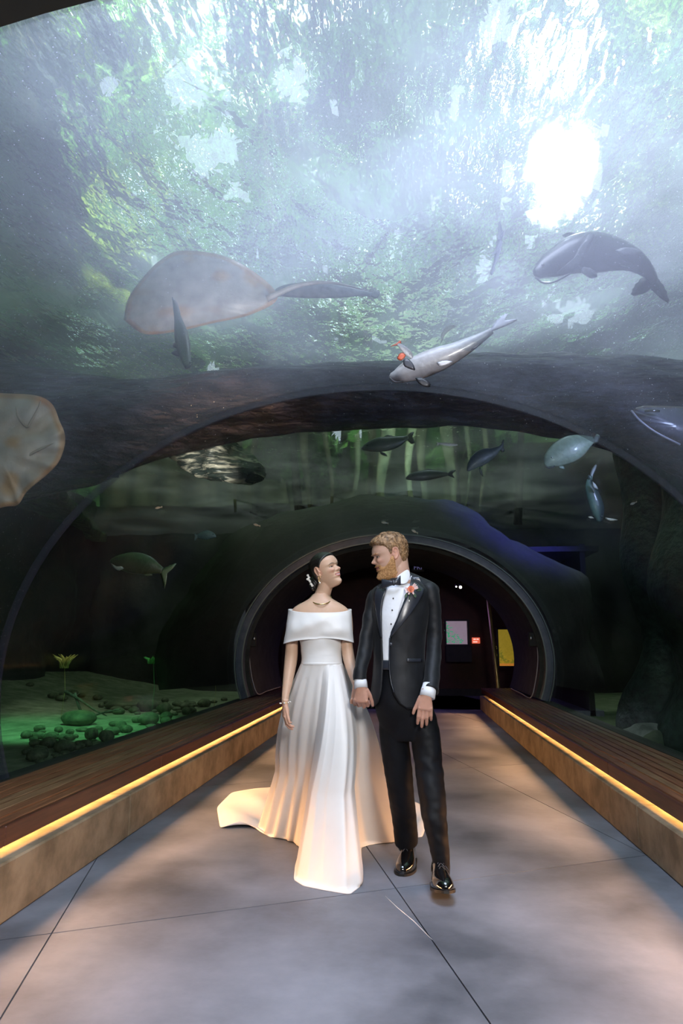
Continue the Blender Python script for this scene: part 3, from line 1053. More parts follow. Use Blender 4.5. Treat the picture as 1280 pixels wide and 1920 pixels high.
# ------------------------------------------------------------------ stones, boulder and plants on the tank bed
stone_me = []
for k in range(5):
    o = mesh('river_stone', blob((0, 0, 0), (0.5, 0.42, 0.30), 20 + k, 0.16, 2.0, 16, 10), M['stone'])
    stone_me.append(o)
BIG = [(148, 1357, 33, 0.42, 'large dark oval stone on the sand left of the others'), (277, 1354, 20, 0.55, 'smooth dome shaped stone alone on the pale sand'),
       (171, 1386, 14, 0.8, 'round green stone near the bench, left of its twin'), (199, 1390, 14, 0.75, 'round green stone near the bench, right of its twin'),
       (227, 1364, 11, 0.8, 'small dark round stone between the dome stone and the twins'), (210, 1373, 15, 0.5, 'low stone behind the round green twins'),
       (236, 1322, 38, 0.25, 'long flat dark slab stone at the back of the stone bed'), (279, 1331, 22, 0.5, 'dark stone right of the flat slab'),
       (307, 1337, 17, 0.6, 'dark stone nearest the sparkle at the right of the bed'), (311, 1352, 11, 0.6, 'small stone touching the bench edge right of the dome stone'),
       (350, 1337, 12, 0.6, 'mottled pale stone at the right end of the bed'), (332, 1321, 11, 0.5, 'yellowish stone behind the mottled pale stone'),
       (66, 1397, 12, 0.5, 'yellowish stone at the left of the nearest stones'), (90, 1402, 16, 0.6, 'wide dim stone in front of the yellowish one'),
       (70, 1425, 20, 0.6, 'largest dim stone at the lower left of the bed'), (120, 1410, 22, 0.5, 'flat dim stone at the middle of the nearest stones')]
placed = []


def put_stone(px, py, rpx, fl_, lab, group, first=[True]):
    p = G(px, py, -0.36)
    r = rpx * SC(p)
    for q, rr in placed:
        if math.hypot(p[0] - q[0], p[1] - q[1]) < (r + rr) * 0.92: return False
    placed.append((p, r))
    src = rnd.choice(stone_me)
    o = src.copy()
    C.objects.link(o)
    s = r / 0.5
    o.scale = (s, s, s * fl_ / 0.55)
    o.location = (p[0], p[1], bed(p[0], p[1]) - 0.1 * r)
    o.rotation_euler = (0, 0, rnd.uniform(0, 6.28))
    tag(o, lab, 'stone', group)
    return True


for q in BIG: put_stone(*q, 'river stones on the left bed')
cnt = 0
for k in range(3000):
    px, py = rnd.uniform(50, 430), rnd.uniform(1312, 1440)
    if py > 1462 - 0.345 * px - 3: continue
    if 200 < px < 300 and 1340 < py < 1380 and rnd.random() < 0.75: continue
    if px < 200 and 1322 < py < 1366: continue
    if put_stone(px, py, rnd.uniform(5, 14), rnd.uniform(0.35, 0.6), 'small rounded river stone in the green lit stone bed', 'small river stones'): cnt += 1
    if cnt > 90: break
for o in stone_me: bpy.data.objects.remove(o)
c = G(1205, 1395, -0.3)
tag(mesh('pale_boulder', blob(c, (0.42, 0.36, 0.30), 31, 0.2, 2.5, 30, 20), M['stone_pale']), 'mottled white and grey boulder at the foot of the right root trunk', 'boulder')
c = G(1245, 1400, -0.3)
tag(mesh('dark_boulder', blob(c, (0.34, 0.3, 0.26), 33, 0.2, 2.5, 26, 16), M['stone']), 'dim green boulder beside the white one', 'boulder')
# submerged branch on the sand
t = thing('sunken_branch', 'dark forked branch lying on the green lit sand', 'branch', tuple(G(165, 1345, -0.35)))
mb = MB()
for pts in ([(140, 1300), (150, 1330), (160, 1345), (195, 1336), (225, 1330)], [(122, 1296), (150, 1312), (175, 1330), (200, 1342)], [(160, 1345), (150, 1352), (140, 1350)]):
    y = G(165, 1345, -0.35)[1]
    mb.add(tube(cr([P(x, y_, y - 0.3 * i * 0.3) for i, (x, y_) in enumerate(pts)], 14), np.linspace(0.035, 0.012, 14), 7))
mesh('limb', mb.vf(), M['bark'], t)
# underwater plants
M['weed'] = mat('aquatic_plant', (0.03, 0.22, 0.05), (0.15, 0.5, 0.15), rough=0.6)
M['weed2'] = mat('olive_plant', (0.25, 0.25, 0.05), (0.6, 0.6, 0.2), rough=0.6)
for px, py, w_, h_, m, lab in ((288, 1236, 20, 10, 'weed', 'small tuft of green underwater plant left of the portal'), (122, 1238, 12, 18, 'weed2', 'olive leafy sprig in the dark water on the left'),
                               (402, 1245, 14, 18, 'weed2', 'pale branching plant beside the lit white sand niche')):
    y = 15.0
    c = P(px, py, y)
    s = SC(c)
    rg = random.Random(px)
    mb = MB()
    for k in range(46):
        a = rg.uniform(-1.3, 1.3)
        L_ = h_ * s * rg.uniform(0.6, 1.3)
        b0 = c + np.array([rg.uniform(-.4, .4) * w_ * s, rg.uniform(-.1, .1), -h_ * s * 0.8])
        pts = [b0, b0 + np.array([math.sin(a) * L_ * .5, 0, L_ * .8]), b0 + np.array([math.sin(a) * L_ * 1.1, -0.05, L_ * 1.1])]
        mb.add(tube(pts, [0.012, 0.016, 0.003], 4, flat=0.3))
    mb.add(tube([c + np.array([0, 0, -h_ * s * .7]), (c[0] + .05, c[1], c[2] * .5 - .2), (c[0], c[1], -0.45)], [.004, .004, .004], 5))
    tag(mesh('water_plant', mb.vf(), M[m]), lab, 'plant', kind=None)
c = P(410, 1276, 15.2)
tag(mesh('sand_niche', blob(c, (0.30, 0.2, 0.05), 3, 0.3, 3, 20, 12), mat('white_sand', (0.7, 0.7, 0.9), (0.9, 0.9, 1.0), rough=0.8)), 'small patch of brightly lit white sand left of the portal', 'sand')
lamp('niche_light', 'SPOT', tuple(P(405, 1215, 15.0)), tuple(c), 9, (0.75, 0.8, 1.0), 0.05, spot=1.0)
lamp('plant_light', 'SPOT', tuple(P(290, 1195, 14.8)), tuple(P(288, 1240, 15.0)), 3, (0.4, 1.0, 0.4), 0.05, spot=1.2)
lamp('sprig_light', 'SPOT', tuple(P(130, 1200, 14.6)), tuple(P(122, 1240, 15.0)), 4, (1, 0.9, 0.5), 0.05, spot=1.0)
lamp('ripple_fill_light', 'SPOT', tuple(P(330, 930, 11.0)), tuple(P(400, 858, 13.0)), 260, (1.0, 0.93, 0.8), 0.1, spot=0.7)  # added lamp that makes the painted ripple body glitter
lamp('moss_light', 'SPOT', tuple(P(330, 380, 10.5)), tuple(P(180, 610, 11.8)), 1100, (0.95, 1.0, 0.5), 0.3, spot=0.9)
lamp('far_water_light', 'SPOT', (0.5, 15.5, 6.2), (-0.5, 24.5, 8.0), 3200, (0.70, 1.0, 0.80), 0.5, spot=1.25)

# dark banks added on both sides above the tank, cutting the sky light down to the middle
def shade_bank(sd):
    rows_ = []
    for j in range(40):
        y = -4 + j * 0.8
        row = []
        for i in range(10):
            e = (5.2 + 0.30 * max(0, y - 4)) if sd < 0 else (6.0 + 0.42 * max(0, y - 4))
            x = sd * (e + i * 2.2) + 0.35 * nz(y * 0.5, i, 3)
            row.append((x, y, 5.25 + 0.35 * i + 0.4 * nz(x * 0.6, y * 0.6, 5)))
        rows_.append(row)
    return grid(rows_)


for sd, nm, lab in ((-1, 'west', 'dark added shore'), (1, 'east', 'dark shore')):
    tag(solid(mesh('wall_shade_bank_' + nm, shade_bank(sd), M['core']), 0.4), kind='structure')

for sd in (-1, 1):  # sheets added at both sides to keep sky light off the tank
    def side(u, v, sd=sd):
        y, z = -8 + u * 38, 3.5 + v * 24
        return (sd * 26 + 2.0 * nz(y * 0.2, z * 0.2, 3) + 0.8 * nz(y * 0.8, z * 0.8, 6), y, z)
    tag(relief('side_light_blocker', side, 60, 40, M['forest']), 'dim foliage sheet added to shut out sky light on the %s side' % ('left' if sd < 0 else 'right'), 'foliage', kind='stuff')

# fine specks drifting in the water in front of the log
rg = random.Random(12)
mb = MB()
for k in range(520):
    px, py = rg.uniform(250, 1290), rg.uniform(560, 1000)
    y = rg.uniform(5.2, 6.4)
    r_ = rg.uniform(0.0018, 0.0042)
    q = P(px, py, y)
    if q[2] < VZ + VB + 0.12 and abs(q[0] - VX) < VA + 0.15: continue
    mb.add((q + np.array([(r_, 0, 0), (-r_, 0, 0), (0, r_, 0), (0, -r_, 0), (0, 0, r_), (0, 0, -r_)]), [(0, 2, 4), (2, 1, 4), (1, 3, 4), (3, 0, 4), (2, 0, 5), (1, 2, 5), (3, 1, 5), (0, 3, 5)]))
tag(mesh('water_specks', mb.vf(), M['white'], smooth=False), 'tiny pale specks drifting in the water before the log', 'specks', kind='stuff')

# ------------------------------------------------------------------ fish and rays
M['fish'] = mat('fish_skin', (0.75, 0.75, 0.75), (1.0, 1.0, 1.0), rough=0.35, scale=9, vcol=True, bump=0.002, bscale=60, coat=0.2)
M['eye'] = mat('fish_eye', (0.01, 0.01, 0.01), rough=0.1, coat=1.0)


def fin(t, name, pts, y, col, thick=0.012, bend=0.0):
    """a fin: an outline given on the plane at depth y, thick in the middle and thin at the rim"""
    p = np.array([P(a, b, y) for a, b in pts])
    # refine the outline
    q = cr(np.vstack([p, p[0]]), len(p) * 4 + 1)[:-1]
    c = p.mean(0)
    n = len(q)
    v, f = [], []
    mid = 0.55 * q + 0.45 * c
    th = np.array([0, 1, 0])
    # gentle serration along the rim reads as fin rays
    for k in range(n):
        q[k] = q[k] + (q[k] - c) * 0.03 * (1 if k % 2 else -1)
    v = list(q) + list(mid + th * thick * 0.5 + th * bend * 0.3) + list(mid - th * thick * 0.5 + th * bend * 0.3) + [c + th * thick * 0.6, c - th * thick * 0.6]
    for k in range(n):
        k2 = (k + 1) % n
        f += [(k, k2, n + k2, n + k), (k2, k, 2 * n + k, 2 * n + k2), (n + k, n + k2, 3 * n), (2 * n + k2, 2 * n + k, 3 * n + 1)]
    cc = np.array([np.array(col) * (0.75 + 0.25 * (k % 2)) for k in range(n)] + [np.array(col)] * (2 * n + 2))
    return fixn(mesh(name, (v, f), M['fish'], t, col=cc))


def fish(label, spine, y, back, belly, fins=(), eye=None, depth=0.8, cat='fish', bellydown=1.0, eyer=0.10, barbels=(), name='fish', group='fish in the tank', mouth=None):
    """spine: (px, py, half height in px) from snout to tail root; y one depth or (head, tail)"""
    ys = y if isinstance(y, (tuple, list)) else (y, y)
    S = cr([(a, b, r_) for a, b, r_ in spine], 34)
    pts, rr = [], []
    for i, (a, b, r_) in enumerate(S):
        yy = ys[0] + (ys[1] - ys[0]) * i / 33
        p = P(a, b, yy)
        pts.append(p)
        rr.append(max(r_, 0.4) * SC(p))
    pts = np.array(pts)
    c = pts[12].copy()
    t = thing(name, label, cat, tuple(c), group)
    tg = np.gradient(pts, axis=0)
    tg /= np.linalg.norm(tg, axis=1)[:, None]
    Y = np.array([0, 1.0, 0])
    v, col = [], []
    n = 22
    for i in range(34):
        nn = np.cross(Y, tg[i]); nn /= np.linalg.norm(nn)
        if nn[2] < 0: nn = -nn
        if abs(nn[2]) < 0.25 and i > 0 and np.dot(nn, prev) < 0: nn = -nn
        prev = nn
        bb = np.cross(tg[i], nn)
        for k in range(n):
            w_ = 2 * math.pi * k / n
            v.append(pts[i] + nn * rr[i] * math.cos(w_) + bb * rr[i] * depth * math.sin(w_))
            m = 0.5 + 0.5 * math.cos(w_) * bellydown
            m = min(1, max(0, (m - 0.35) / 0.3))
            s_ = 0.9 + 0.25 * nz(i * 0.7, w_ * 3, label.__len__() * 1.0)
            col.append((np.array(back) * m + np.array(belly) * (1 - m)) * s_)
    f = [(i * n + k, i * n + (k + 1) % n, (i + 1) * n + (k + 1) % n, (i + 1) * n + k) for i in range(33) for k in range(n)]
    v += [pts[0] - tg[0] * rr[0] * 0.7, pts[-1]]
    col += [np.array(belly), np.array(back)]
    f += [((k + 1) % n, k, 34 * n) for k in range(n)] + [(33 * n + k, 33 * n + (k + 1) % n, 34 * n + 1) for k in range(n)]
    fixn(mesh('body', (v, f), M['fish'], t, col=np.array(col)))
    for q in fins:
        nm, pl, dy, cc = q[:4]
        base = (ys[0] + ys[1]) / 2 if 'tail' not in nm else ys[1]
        fin(t, nm, pl, base + dy, cc, thick=max(0.006, 0.05 * max(rr)))
    if eye:
        e = P(eye[0], eye[1], ys[0] - max(rr[3:8]) * depth * 0.75)
        mesh('eye', ell(e, (eyer * max(rr), eyer * max(rr) * 0.6, eyer * max(rr)), 10, 7), M['eye'], t)
    for b in barbels:
        mesh('barbel', tube(cr([P(x, y_, ys[0] - 0.05) for x, y_ in b], 10), np.linspace(0.010, 0.003, 10), 5), M['fish'], t, col=(0.25, 0.25, 0.28))
    if mouth:
        mesh('mouth', tube(cr([P(x, y_, ys[0] - max(rr[2:6]) * depth * 0.9) for x, y_ in mouth], 12), 0.006, 5), M['fish'], t, col=(0.08, 0.08, 0.1))
    return t


G1, G2, G3 = (0.045, 0.048, 0.065), (0.20, 0.20, 0.25), (0.55, 0.55, 0.58)
fish('large dark grey catfish curving across the upper right with forked tail',
     [(1006, 514, 10), (1022, 503, 21), (1048, 490, 30), (1080, 477, 38), (1115, 473, 40), (1150, 476, 33), (1180, 484, 25), (1203, 498, 18), (1218, 514, 12), (1226, 528, 9)], (3.5, 3.75),
     (0.022, 0.022, 0.032), (0.07, 0.07, 0.09),
     [('tail_fin', [(1218, 520), (1232, 522), (1246, 540), (1254, 567), (1236, 558), (1224, 540), (1208, 550), (1184, 554), (1188, 538), (1204, 520)], 0, (0.05, 0.05, 0.07)),
      ('pectoral_fin', [(1086, 500), (1098, 478), (1108, 456), (1114, 440), (1105, 438), (1094, 450), (1078, 478), (1068, 496), (1042, 512), (1062, 514)], -0.24, (0.06, 0.06, 0.08)),
      ('pectoral_fin', [(1094, 500), (1110, 504), (1120, 518), (1108, 522), (1096, 516), (1088, 508)], -0.12, (0.05, 0.05, 0.07)),
      ('dorsal_fin', [(1152, 470), (1168, 464), (1190, 465), (1204, 474), (1186, 478), (1164, 478)], -0.16, (0.16, 0.16, 0.2)),
      ('anal_fin', [(1160, 496), (1176, 498), (1184, 504), (1176, 503), (1166, 500)], -0.05, (0.04, 0.04, 0.05))],
     eye=(1017, 497), eyer=0.07, depth=0.7, mouth=[(1004, 520), (1018, 530), (1040, 528), (1070, 512)])
fish('pale bellied catfish gliding head down just above the middle of the log',
     [(733, 706, 7), (746, 704, 14), (768, 695, 21), (795, 684, 24), (825, 672, 23), (855, 659, 18), (885, 643, 13), (910, 628, 8), (922, 620, 6)], (3.7, 3.55),
     (0.16, 0.16, 0.20), (0.86, 0.86, 0.92),
     [('tail_fin', [(915, 624), (928, 604), (944, 590), (952, 589), (944, 600), (968, 598), (964, 604), (942, 614), (926, 620)], 0, (0.62, 0.62, 0.74)),
      ('pectoral_fin', [(768, 692), (757, 686), (756, 674), (764, 672), (774, 682), (778, 694)], -0.22, (0.08, 0.08, 0.1)),
      ('pectoral_fin', [(778, 708), (792, 708), (806, 718), (805, 726), (792, 724), (782, 716)], -0.05, (0.04, 0.04, 0.05)),
      ('pelvic_fin', [(818, 680), (832, 676), (848, 678), (838, 684), (824, 687)], -0.2, (0.75, 0.75, 0.82)),
      ('anal_fin', [(880, 652), (896, 644), (912, 632), (900, 646), (886, 656)], -0.05, (0.18, 0.18, 0.24))],
     eye=(741, 700), eyer=0.08, depth=0.75, bellydown=-0.2, mouth=[(731, 709), (740, 716), (756, 716)])
fish('small silver fish with red tail and red fins above the pale catfish head',
     [(772, 670, 3), (766, 663, 6), (758, 655, 6), (750, 648, 4), (746, 645, 3)], 3.62, (0.30, 0.30, 0.34), (0.75, 0.75, 0.8),
     [('tail_fin', [(748, 647), (742, 648), (731, 650), (742, 644), (750, 638), (752, 644)], 0, (0.8, 0.16, 0.08)),
      ('anal_fin', [(758, 662), (750, 662), (744, 672), (752, 676), (760, 668)], 0, (0.8, 0.18, 0.10))], eye=(768, 664), eyer=0.2, depth=0.4)
fish('little white silver fish with bent body above the pale catfish',
     [(828, 634, 2), (832, 624, 4), (840, 616, 5), (848, 612, 4), (855, 612, 2)], 4.2, (0.65, 0.65, 0.7), (0.85, 0.85, 0.9),
     [('tail_fin', [(829, 630), (826, 640), (825, 645), (829, 640), (831, 634)], 0, (0.6, 0.6, 0.7))], eye=(850, 611), eyer=0.2, depth=0.4)
fish('dark silhouetted catfish diving head down at the upper left',
     [(352, 688, 6), (349, 676, 9), (346, 660, 12), (342, 640, 14), (338, 620, 12), (333, 596, 7), (328, 575, 4), (325, 563, 2)], (4.4, 5.0), (0.03, 0.035, 0.045), (0.06, 0.065, 0.08),
     [('tail_fin', [(328, 580), (324, 566), (322, 556), (328, 562), (334, 572), (338, 590)], 0, (0.3, 0.3, 0.34)),
      ('pectoral_fin', [(340, 640), (328, 642), (324, 650), (334, 654), (344, 650)], -0.05, (0.03, 0.03, 0.04)),
      ('pectoral_fin', [(342, 656), (330, 656), (321, 662), (332, 668), (346, 668)], -0.03, (0.03, 0.03, 0.04))], eye=(356, 680), eyer=0.15, depth=0.6)
fish('thin grey fish hanging upright left of the brightest gap, upper one of two',
     [(936, 416, 2), (937, 428, 4), (938, 440, 5), (936, 452, 4), (931, 466, 2)], 6.0, (0.25, 0.26, 0.32), (0.6, 0.6, 0.68),
     [('tail_fin', [(932, 464), (926, 470), (920, 480), (930, 474), (936, 470)], 0, (0.5, 0.5, 0.55)), ('pectoral_fin', [(940, 436), (947, 430), (944, 442), (940, 446)], 0, (0.5, 0.5, 0.55))], depth=0.5)
fish('thin grey fish hanging upright left of the brightest gap, lower one of two',
     [(940, 452, 2), (936, 462, 4), (932, 474, 5), (928, 490, 3), (922, 506, 2)], 6.3, (0.25, 0.26, 0.32), (0.6, 0.6, 0.68),
     [('tail_fin', [(924, 500), (918, 512), (922, 516), (926, 508), (928, 500)], 0, (0.5, 0.5, 0.55)), ('pectoral_fin', [(930, 478), (918, 486), (924, 480), (932, 472)], 0, (0.5, 0.5, 0.55))], depth=0.5)
fish('small pale fish half hidden behind the head of the large grey catfish',
     [(1056, 442, 3), (1066, 440, 5), (1080, 442, 5), (1094, 444, 3), (1100, 445, 2)], 4.4, (0.45, 0.46, 0.54), (0.55, 0.56, 0.64),
     [('tail_fin', [(1096, 442), (1104, 436), (1106, 440), (1104, 450), (1098, 448)], 0, (0.6, 0.6, 0.6))], depth=0.4)
fish('big dark scaly fish under the log at the centre, upper of two',
     [(679, 842, 3), (690, 838, 9), (708, 834, 14), (726, 832, 14), (744, 828, 11), (758, 823, 6), (765, 820, 4)], 8.6, (0.045, 0.055, 0.05), (0.10, 0.13, 0.10),
     [('tail_fin', [(760, 822), (768, 812), (776, 810), (774, 818), (777, 830), (770, 832), (764, 826)], 0, (0.04, 0.05, 0.04)),
      ('dorsal_fin', [(716, 821), (726, 815), (738, 818), (746, 822), (730, 824)], 0, (0.06, 0.07, 0.06)),
      ('pelvic_fin', [(712, 846), (722, 850), (726, 856), (714, 852)], 0, (0.10, 0.12, 0.09))], eye=(688, 835), eyer=0.1, depth=0.45)
fish('dark flat backed fish below and right of the big scaly one',
     [(762, 897, 3), (772, 894, 7), (790, 892, 10), (810, 890, 9), (828, 889, 6), (840, 889, 3)], 9.2, (0.04, 0.05, 0.045), (0.09, 0.10, 0.10),
     [('tail_fin', [(836, 889), (846, 882), (854, 882), (848, 889), (852, 896), (842, 893)], 0, (0.04, 0.05, 0.05)),
      ('dorsal_fin', [(790, 884), (804, 879), (814, 882), (806, 885)], 0, (0.04, 0.05, 0.05))], eye=(770, 892), eyer=0.12, depth=0.45)
fish('grey green carp shaped fish with upright tail right of the centre',
     [(877, 882, 3), (884, 873, 9), (896, 862, 14), (910, 854, 14), (924, 848, 9), (936, 840, 4), (940, 836, 3)], 8.2, (0.10, 0.13, 0.14), (0.22, 0.27, 0.26),
     [('tail_fin', [(936, 842), (940, 830), (944, 824), (944, 838), (946, 846), (940, 848)], 0, (0.14, 0.17, 0.17)),
      ('pelvic_fin', [(900, 876), (904, 886), (906, 894), (900, 888), (897, 878)], 0, (0.14, 0.17, 0.15)),
      ('dorsal_fin', [(896, 846), (906, 841), (916, 842), (910, 846)], 0, (0.1, 0.13, 0.13))], eye=(885, 868), eyer=0.1, depth=0.45)
fish('slim white silver fish right of the big scaly fish',
     [(857, 834, 1.5), (848, 834, 3), (838, 833, 3.4), (828, 832, 2.4), (823, 831, 1.4)], 7.5, (0.55, 0.5, 0.42), (0.8, 0.76, 0.66),
     [('tail_fin', [(824, 831), (818, 828), (819, 832), (818, 836), (823, 833)], 0, (0.6, 0.55, 0.45))], depth=0.5)
fish('pale green deep bodied fish tucked under the right end of the log',
     [(1024, 872, 6), (1034, 862, 17), (1052, 850, 24), (1072, 840, 25), (1090, 832, 19), (1106, 826, 9), (1112, 824, 6)], 6.6, (0.30, 0.40, 0.32), (0.42, 0.54, 0.42),
     [('tail_fin', [(1108, 826), (1118, 814), (1124, 818), (1120, 830), (1112, 832)], 0, (0.2, 0.26, 0.22)),
      ('pelvic_fin', [(1046, 872), (1056, 874), (1058, 880), (1048, 878)], 0, (0.3, 0.42, 0.34)),
      ('dorsal_fin', [(1052, 828), (1066, 820), (1082, 818), (1074, 824)], 0, (0.26, 0.34, 0.28))], eye=(1034, 858), eyer=0.08, depth=0.4, mouth=[(1022, 874), (1030, 878), (1040, 874)])
fish('dark catfish diving straight down on the right with spread white fins',
     [(1124, 976, 5), (1122, 964, 10), (1118, 948, 13), (1112, 930, 12), (1106, 914, 9), (1104, 902, 5), (1106, 892, 4)], 6.8, (0.05, 0.08, 0.08), (0.12, 0.24, 0.20),
     [('tail_fin', [(1104, 900), (1108, 882), (1116, 871), (1118, 876), (1112, 890), (1109, 902)], 0, (0.35, 0.40, 0.42)),
      ('anal_fin', [(1110, 902), (1118, 910), (1121, 918), (1112, 914)], -0.1, (0.7, 0.75, 0.75)),
      ('pectoral_fin', [(1114, 972), (1106, 972), (1102, 969), (1108, 968)], -0.02, (0.75, 0.75, 0.6)),
      ('pectoral_fin', [(1134, 970), (1146, 972), (1158, 975), (1146, 977), (1136, 974)], -0.02, (0.75, 0.75, 0.6))], eye=(1128, 968), eyer=0.12, depth=0.6)
fish('dark green scaly fish with forked tail in the black water on the left',
     [(208, 1052, 4), (220, 1052, 11), (238, 1054, 18), (258, 1056, 20), (278, 1060, 17), (294, 1066, 10), (304, 1070, 6)], 6.0, (0.05, 0.08, 0.035), (0.05, 0.06, 0.03),
     [('tail_fin', [(302, 1068), (314, 1062), (330, 1056), (324, 1066), (314, 1074), (312, 1090), (308, 1104), (304, 1088), (300, 1074)], 0, (0.13, 0.18, 0.10)),
      ('pectoral_fin', [(232, 1066), (222, 1070), (212, 1064), (208, 1056), (216, 1062), (228, 1062)], -0.1, (0.3, 0.34, 0.28)),
      ('anal_fin', [(262, 1074), (276, 1074), (286, 1078), (274, 1080)], 0, (0.06, 0.08, 0.04))], eye=(218, 1048), eyer=0.08, depth=0.4)
fish('small pale blue grey fish high above the left bench',
     [(404, 1006, 2), (398, 1004, 6), (388, 1003, 9), (378, 1004, 7), (370, 1005, 3)], 7.0, (0.12, 0.20, 0.20), (0.10, 0.16, 0.16),
     [('tail_fin', [(372, 1004), (364, 1000), (365, 1006), (364, 1014), (371, 1008)], 0, (0.14, 0.2, 0.2))], eye=(399, 1002), eyer=0.12, depth=0.4)
for k, (px, py, a, y, lab) in enumerate(((720, 980, 0.2, 9.5, 'tiny white fish above the groom, left one'), (776, 996, 0.5, 9.8, 'tiny white fish above the groom, right one'),
                                          (1186, 944, -0.4, 7.5, 'tiny white fish right of the diving catfish'), (296, 952, -0.2, 7.5, 'tiny white fish in the dark left of the log end'),
                                          (480, 984, 0.3, 9.0, 'tiny pale fish above the left side of the portal'))):
    dx, dy = math.cos(a), math.sin(a)
    fish(lab, [(px - 5 * dx, py - 5 * dy, 0.8), (px - 2 * dx, py - 2 * dy, 2.2), (px + 2 * dx, py + 2 * dy, 2.0), (px + 5 * dx, py + 5 * dy, 0.8)], y, (0.5, 0.48, 0.4), (0.7, 0.68, 0.6),
         [('tail_fin', [(px + 4 * dx, py + 4 * dy), (px + 8 * dx, py + 8 * dy - 2), (px + 8 * dx, py + 8 * dy + 2)], 0, (0.5, 0.5, 0.4))], depth=0.5)


def smooth01_(a, b, x):
    t = min(1, max(0, (x - a) / (b - a)))
    return t * t * (3 - 2 * t)


def ray_form(label, outline, y, top, under, centre, ruffle=0.03, thick=0.07, tail=None, tilt=0.0, name='ray_shape', folds=0, mname=None):
    """a broad flat ray shape: outline on the plane at depth y, domed in the middle, ruffled at the rim"""
    o = cr(np.array(outline + [outline[0]], float), 91)[:-1]
    c2 = np.array(centre, float)
    c3 = P(*c2, y)
    t = thing(name, label, 'ray', tuple(c3), 'fish in the tank')
    n, mr_ = 90, 18
    V, col = [], []
    S = SC(c3)
    for side in (-1, 1):
        for i in range(mr_ + 1):
            s = i / mr_
            for k in range(n):
                q = c2 + (o[k] - c2) * s
                yy = y + tilt * (q[0] - c2[0]) * S
                d = thick * (1 - s ** 2.2) + 0.002
                wav = ruffle * s ** 3 * math.sin(k * 0.9 + 2 * nz(k * 0.2, 0, 3)) + ruffle * 1.1 * nz(q[0] * 0.03, q[1] * 0.03, 4) * s + folds * math.sin((q[0] * 0.55 + q[1]) * 0.085 + 2.5 * nz(q[0] * .02, q[1] * .02, 9)) * (0.25 + s)
                V.append(P(q[0], q[1], yy + side * d + wav))
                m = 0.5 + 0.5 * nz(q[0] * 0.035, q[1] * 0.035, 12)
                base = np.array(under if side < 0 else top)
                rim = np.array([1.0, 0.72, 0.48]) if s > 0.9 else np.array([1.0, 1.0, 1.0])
                og = smooth01_(0.55, 0.8, 0.5 + 0.5 * nz(q[0] * 0.022 + 7, q[1] * 0.03, 21))  # rim and patches tinted orange in place of reflected warm light
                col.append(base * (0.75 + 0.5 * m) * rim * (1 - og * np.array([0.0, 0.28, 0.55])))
    f = []
    N = (mr_ + 1) * n
    for sd in (0, 1):
        for i in range(mr_):
            for k in range(n):
                a, b = sd * N + i * n + k, sd * N + i * n + (k + 1) % n
                f.append((a, b, b + n, a + n) if sd else (b, a, a + n, b + n))
    for k in range(n):
        a, b = mr_ * n + k, mr_ * n + (k + 1) % n
        f.append((a, b, N + b, N + a))
    fixn(mesh('body', (V, f), mname or M['fish'], t, col=np.array(col)))
    if tail:
        pt = cr([P(a, b, y) for a, b in tail], 20)
        mesh('tail', tube(pt, np.linspace(0.03, 0.006, 20), 7), M['fish'], t, col=top)
    return t


M['gown_reflection'] = mat('pale_gown_reflection', (0.80, 0.62, 0.46), (1.0, 1.0, 1.0), rough=0.5, scale=2.2, vcol=True, detail=4, bump=0.004, bscale=30)
t = ray_form('pale shape with ruffled orange tinged rim standing in for the gown reflection, cut off by the left edge', [(-110, 760), (-40, 738), (20, 738), (70, 742), (98, 758), (112, 790), (121, 812), (121, 836), (110, 866), (88, 890), (52, 920), (34, 946), (10, 950), (-50, 958), (-120, 900), (-140, 820)],
            3.95, (0.40, 0.34, 0.28), (0.46, 0.43, 0.42), (-5, 845), ruffle=0.012, thick=0.06, folds=0.016, mname=M['gown_reflection'])  # ray-shaped body added in place of the gown's reflection in the acrylic
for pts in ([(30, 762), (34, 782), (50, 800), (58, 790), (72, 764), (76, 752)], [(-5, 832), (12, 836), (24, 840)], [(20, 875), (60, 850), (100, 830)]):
    mesh('reflected_fold', tube(cr([P(a, b, 3.90) for a, b in pts], 16), [0.003 + 0.006 * math.sin(math.pi * s) for s in np.linspace(0, 1, 16)], 6, flat=0.6), M['gown_reflection'], t, col=(0.38, 0.34, 0.31))
ray_form('large hazy pale shape standing in for a reflection overhead on the left, its point towards the edge', [(232, 600), (240, 560), (268, 520), (300, 488), (340, 470), (420, 480), (490, 520), (520, 560), (470, 590), (400, 606), (330, 622), (270, 626)],
        5.6, (0.75, 0.70, 0.66), (0.80, 0.74, 0.68), (350, 560), ruffle=0.008, thick=0.12, tail=[(500, 560), (560, 535), (620, 530), (690, 545)], tilt=0.15)  # another added body, standing for a hazy reflection in the vault
fish('long faint arapaima shaped fish trailing right of the big hazy shape',
     [(508, 552, 4), (530, 546, 11), (560, 544, 15), (600, 545, 15), (640, 547, 12), (672, 549, 7), (696, 552, 4)], 6.4, (0.40, 0.43, 0.50), (0.44, 0.46, 0.52),
     [('tail_fin', [(690, 552), (704, 544), (712, 548), (708, 558), (698, 558)], 0, (0.4, 0.42, 0.48))], depth=0.5)
t = ray_form('dark flat snouted ray resting on the right end of the log', [(1183, 770), (1200, 762), (1240, 761), (1300, 766), (1360, 790), (1370, 850), (1320, 850), (1270, 832), (1230, 810), (1200, 788)],
            6.3, (0.06, 0.06, 0.08), (0.07, 0.07, 0.10), (1280, 800), ruffle=0.01, thick=0.08)
mesh('eye', tube(cr([P(1208, 771, 6.18), P(1222, 770, 6.16), P(1236, 771, 6.16)], 8), 0.012, 6), M['eye'], t)
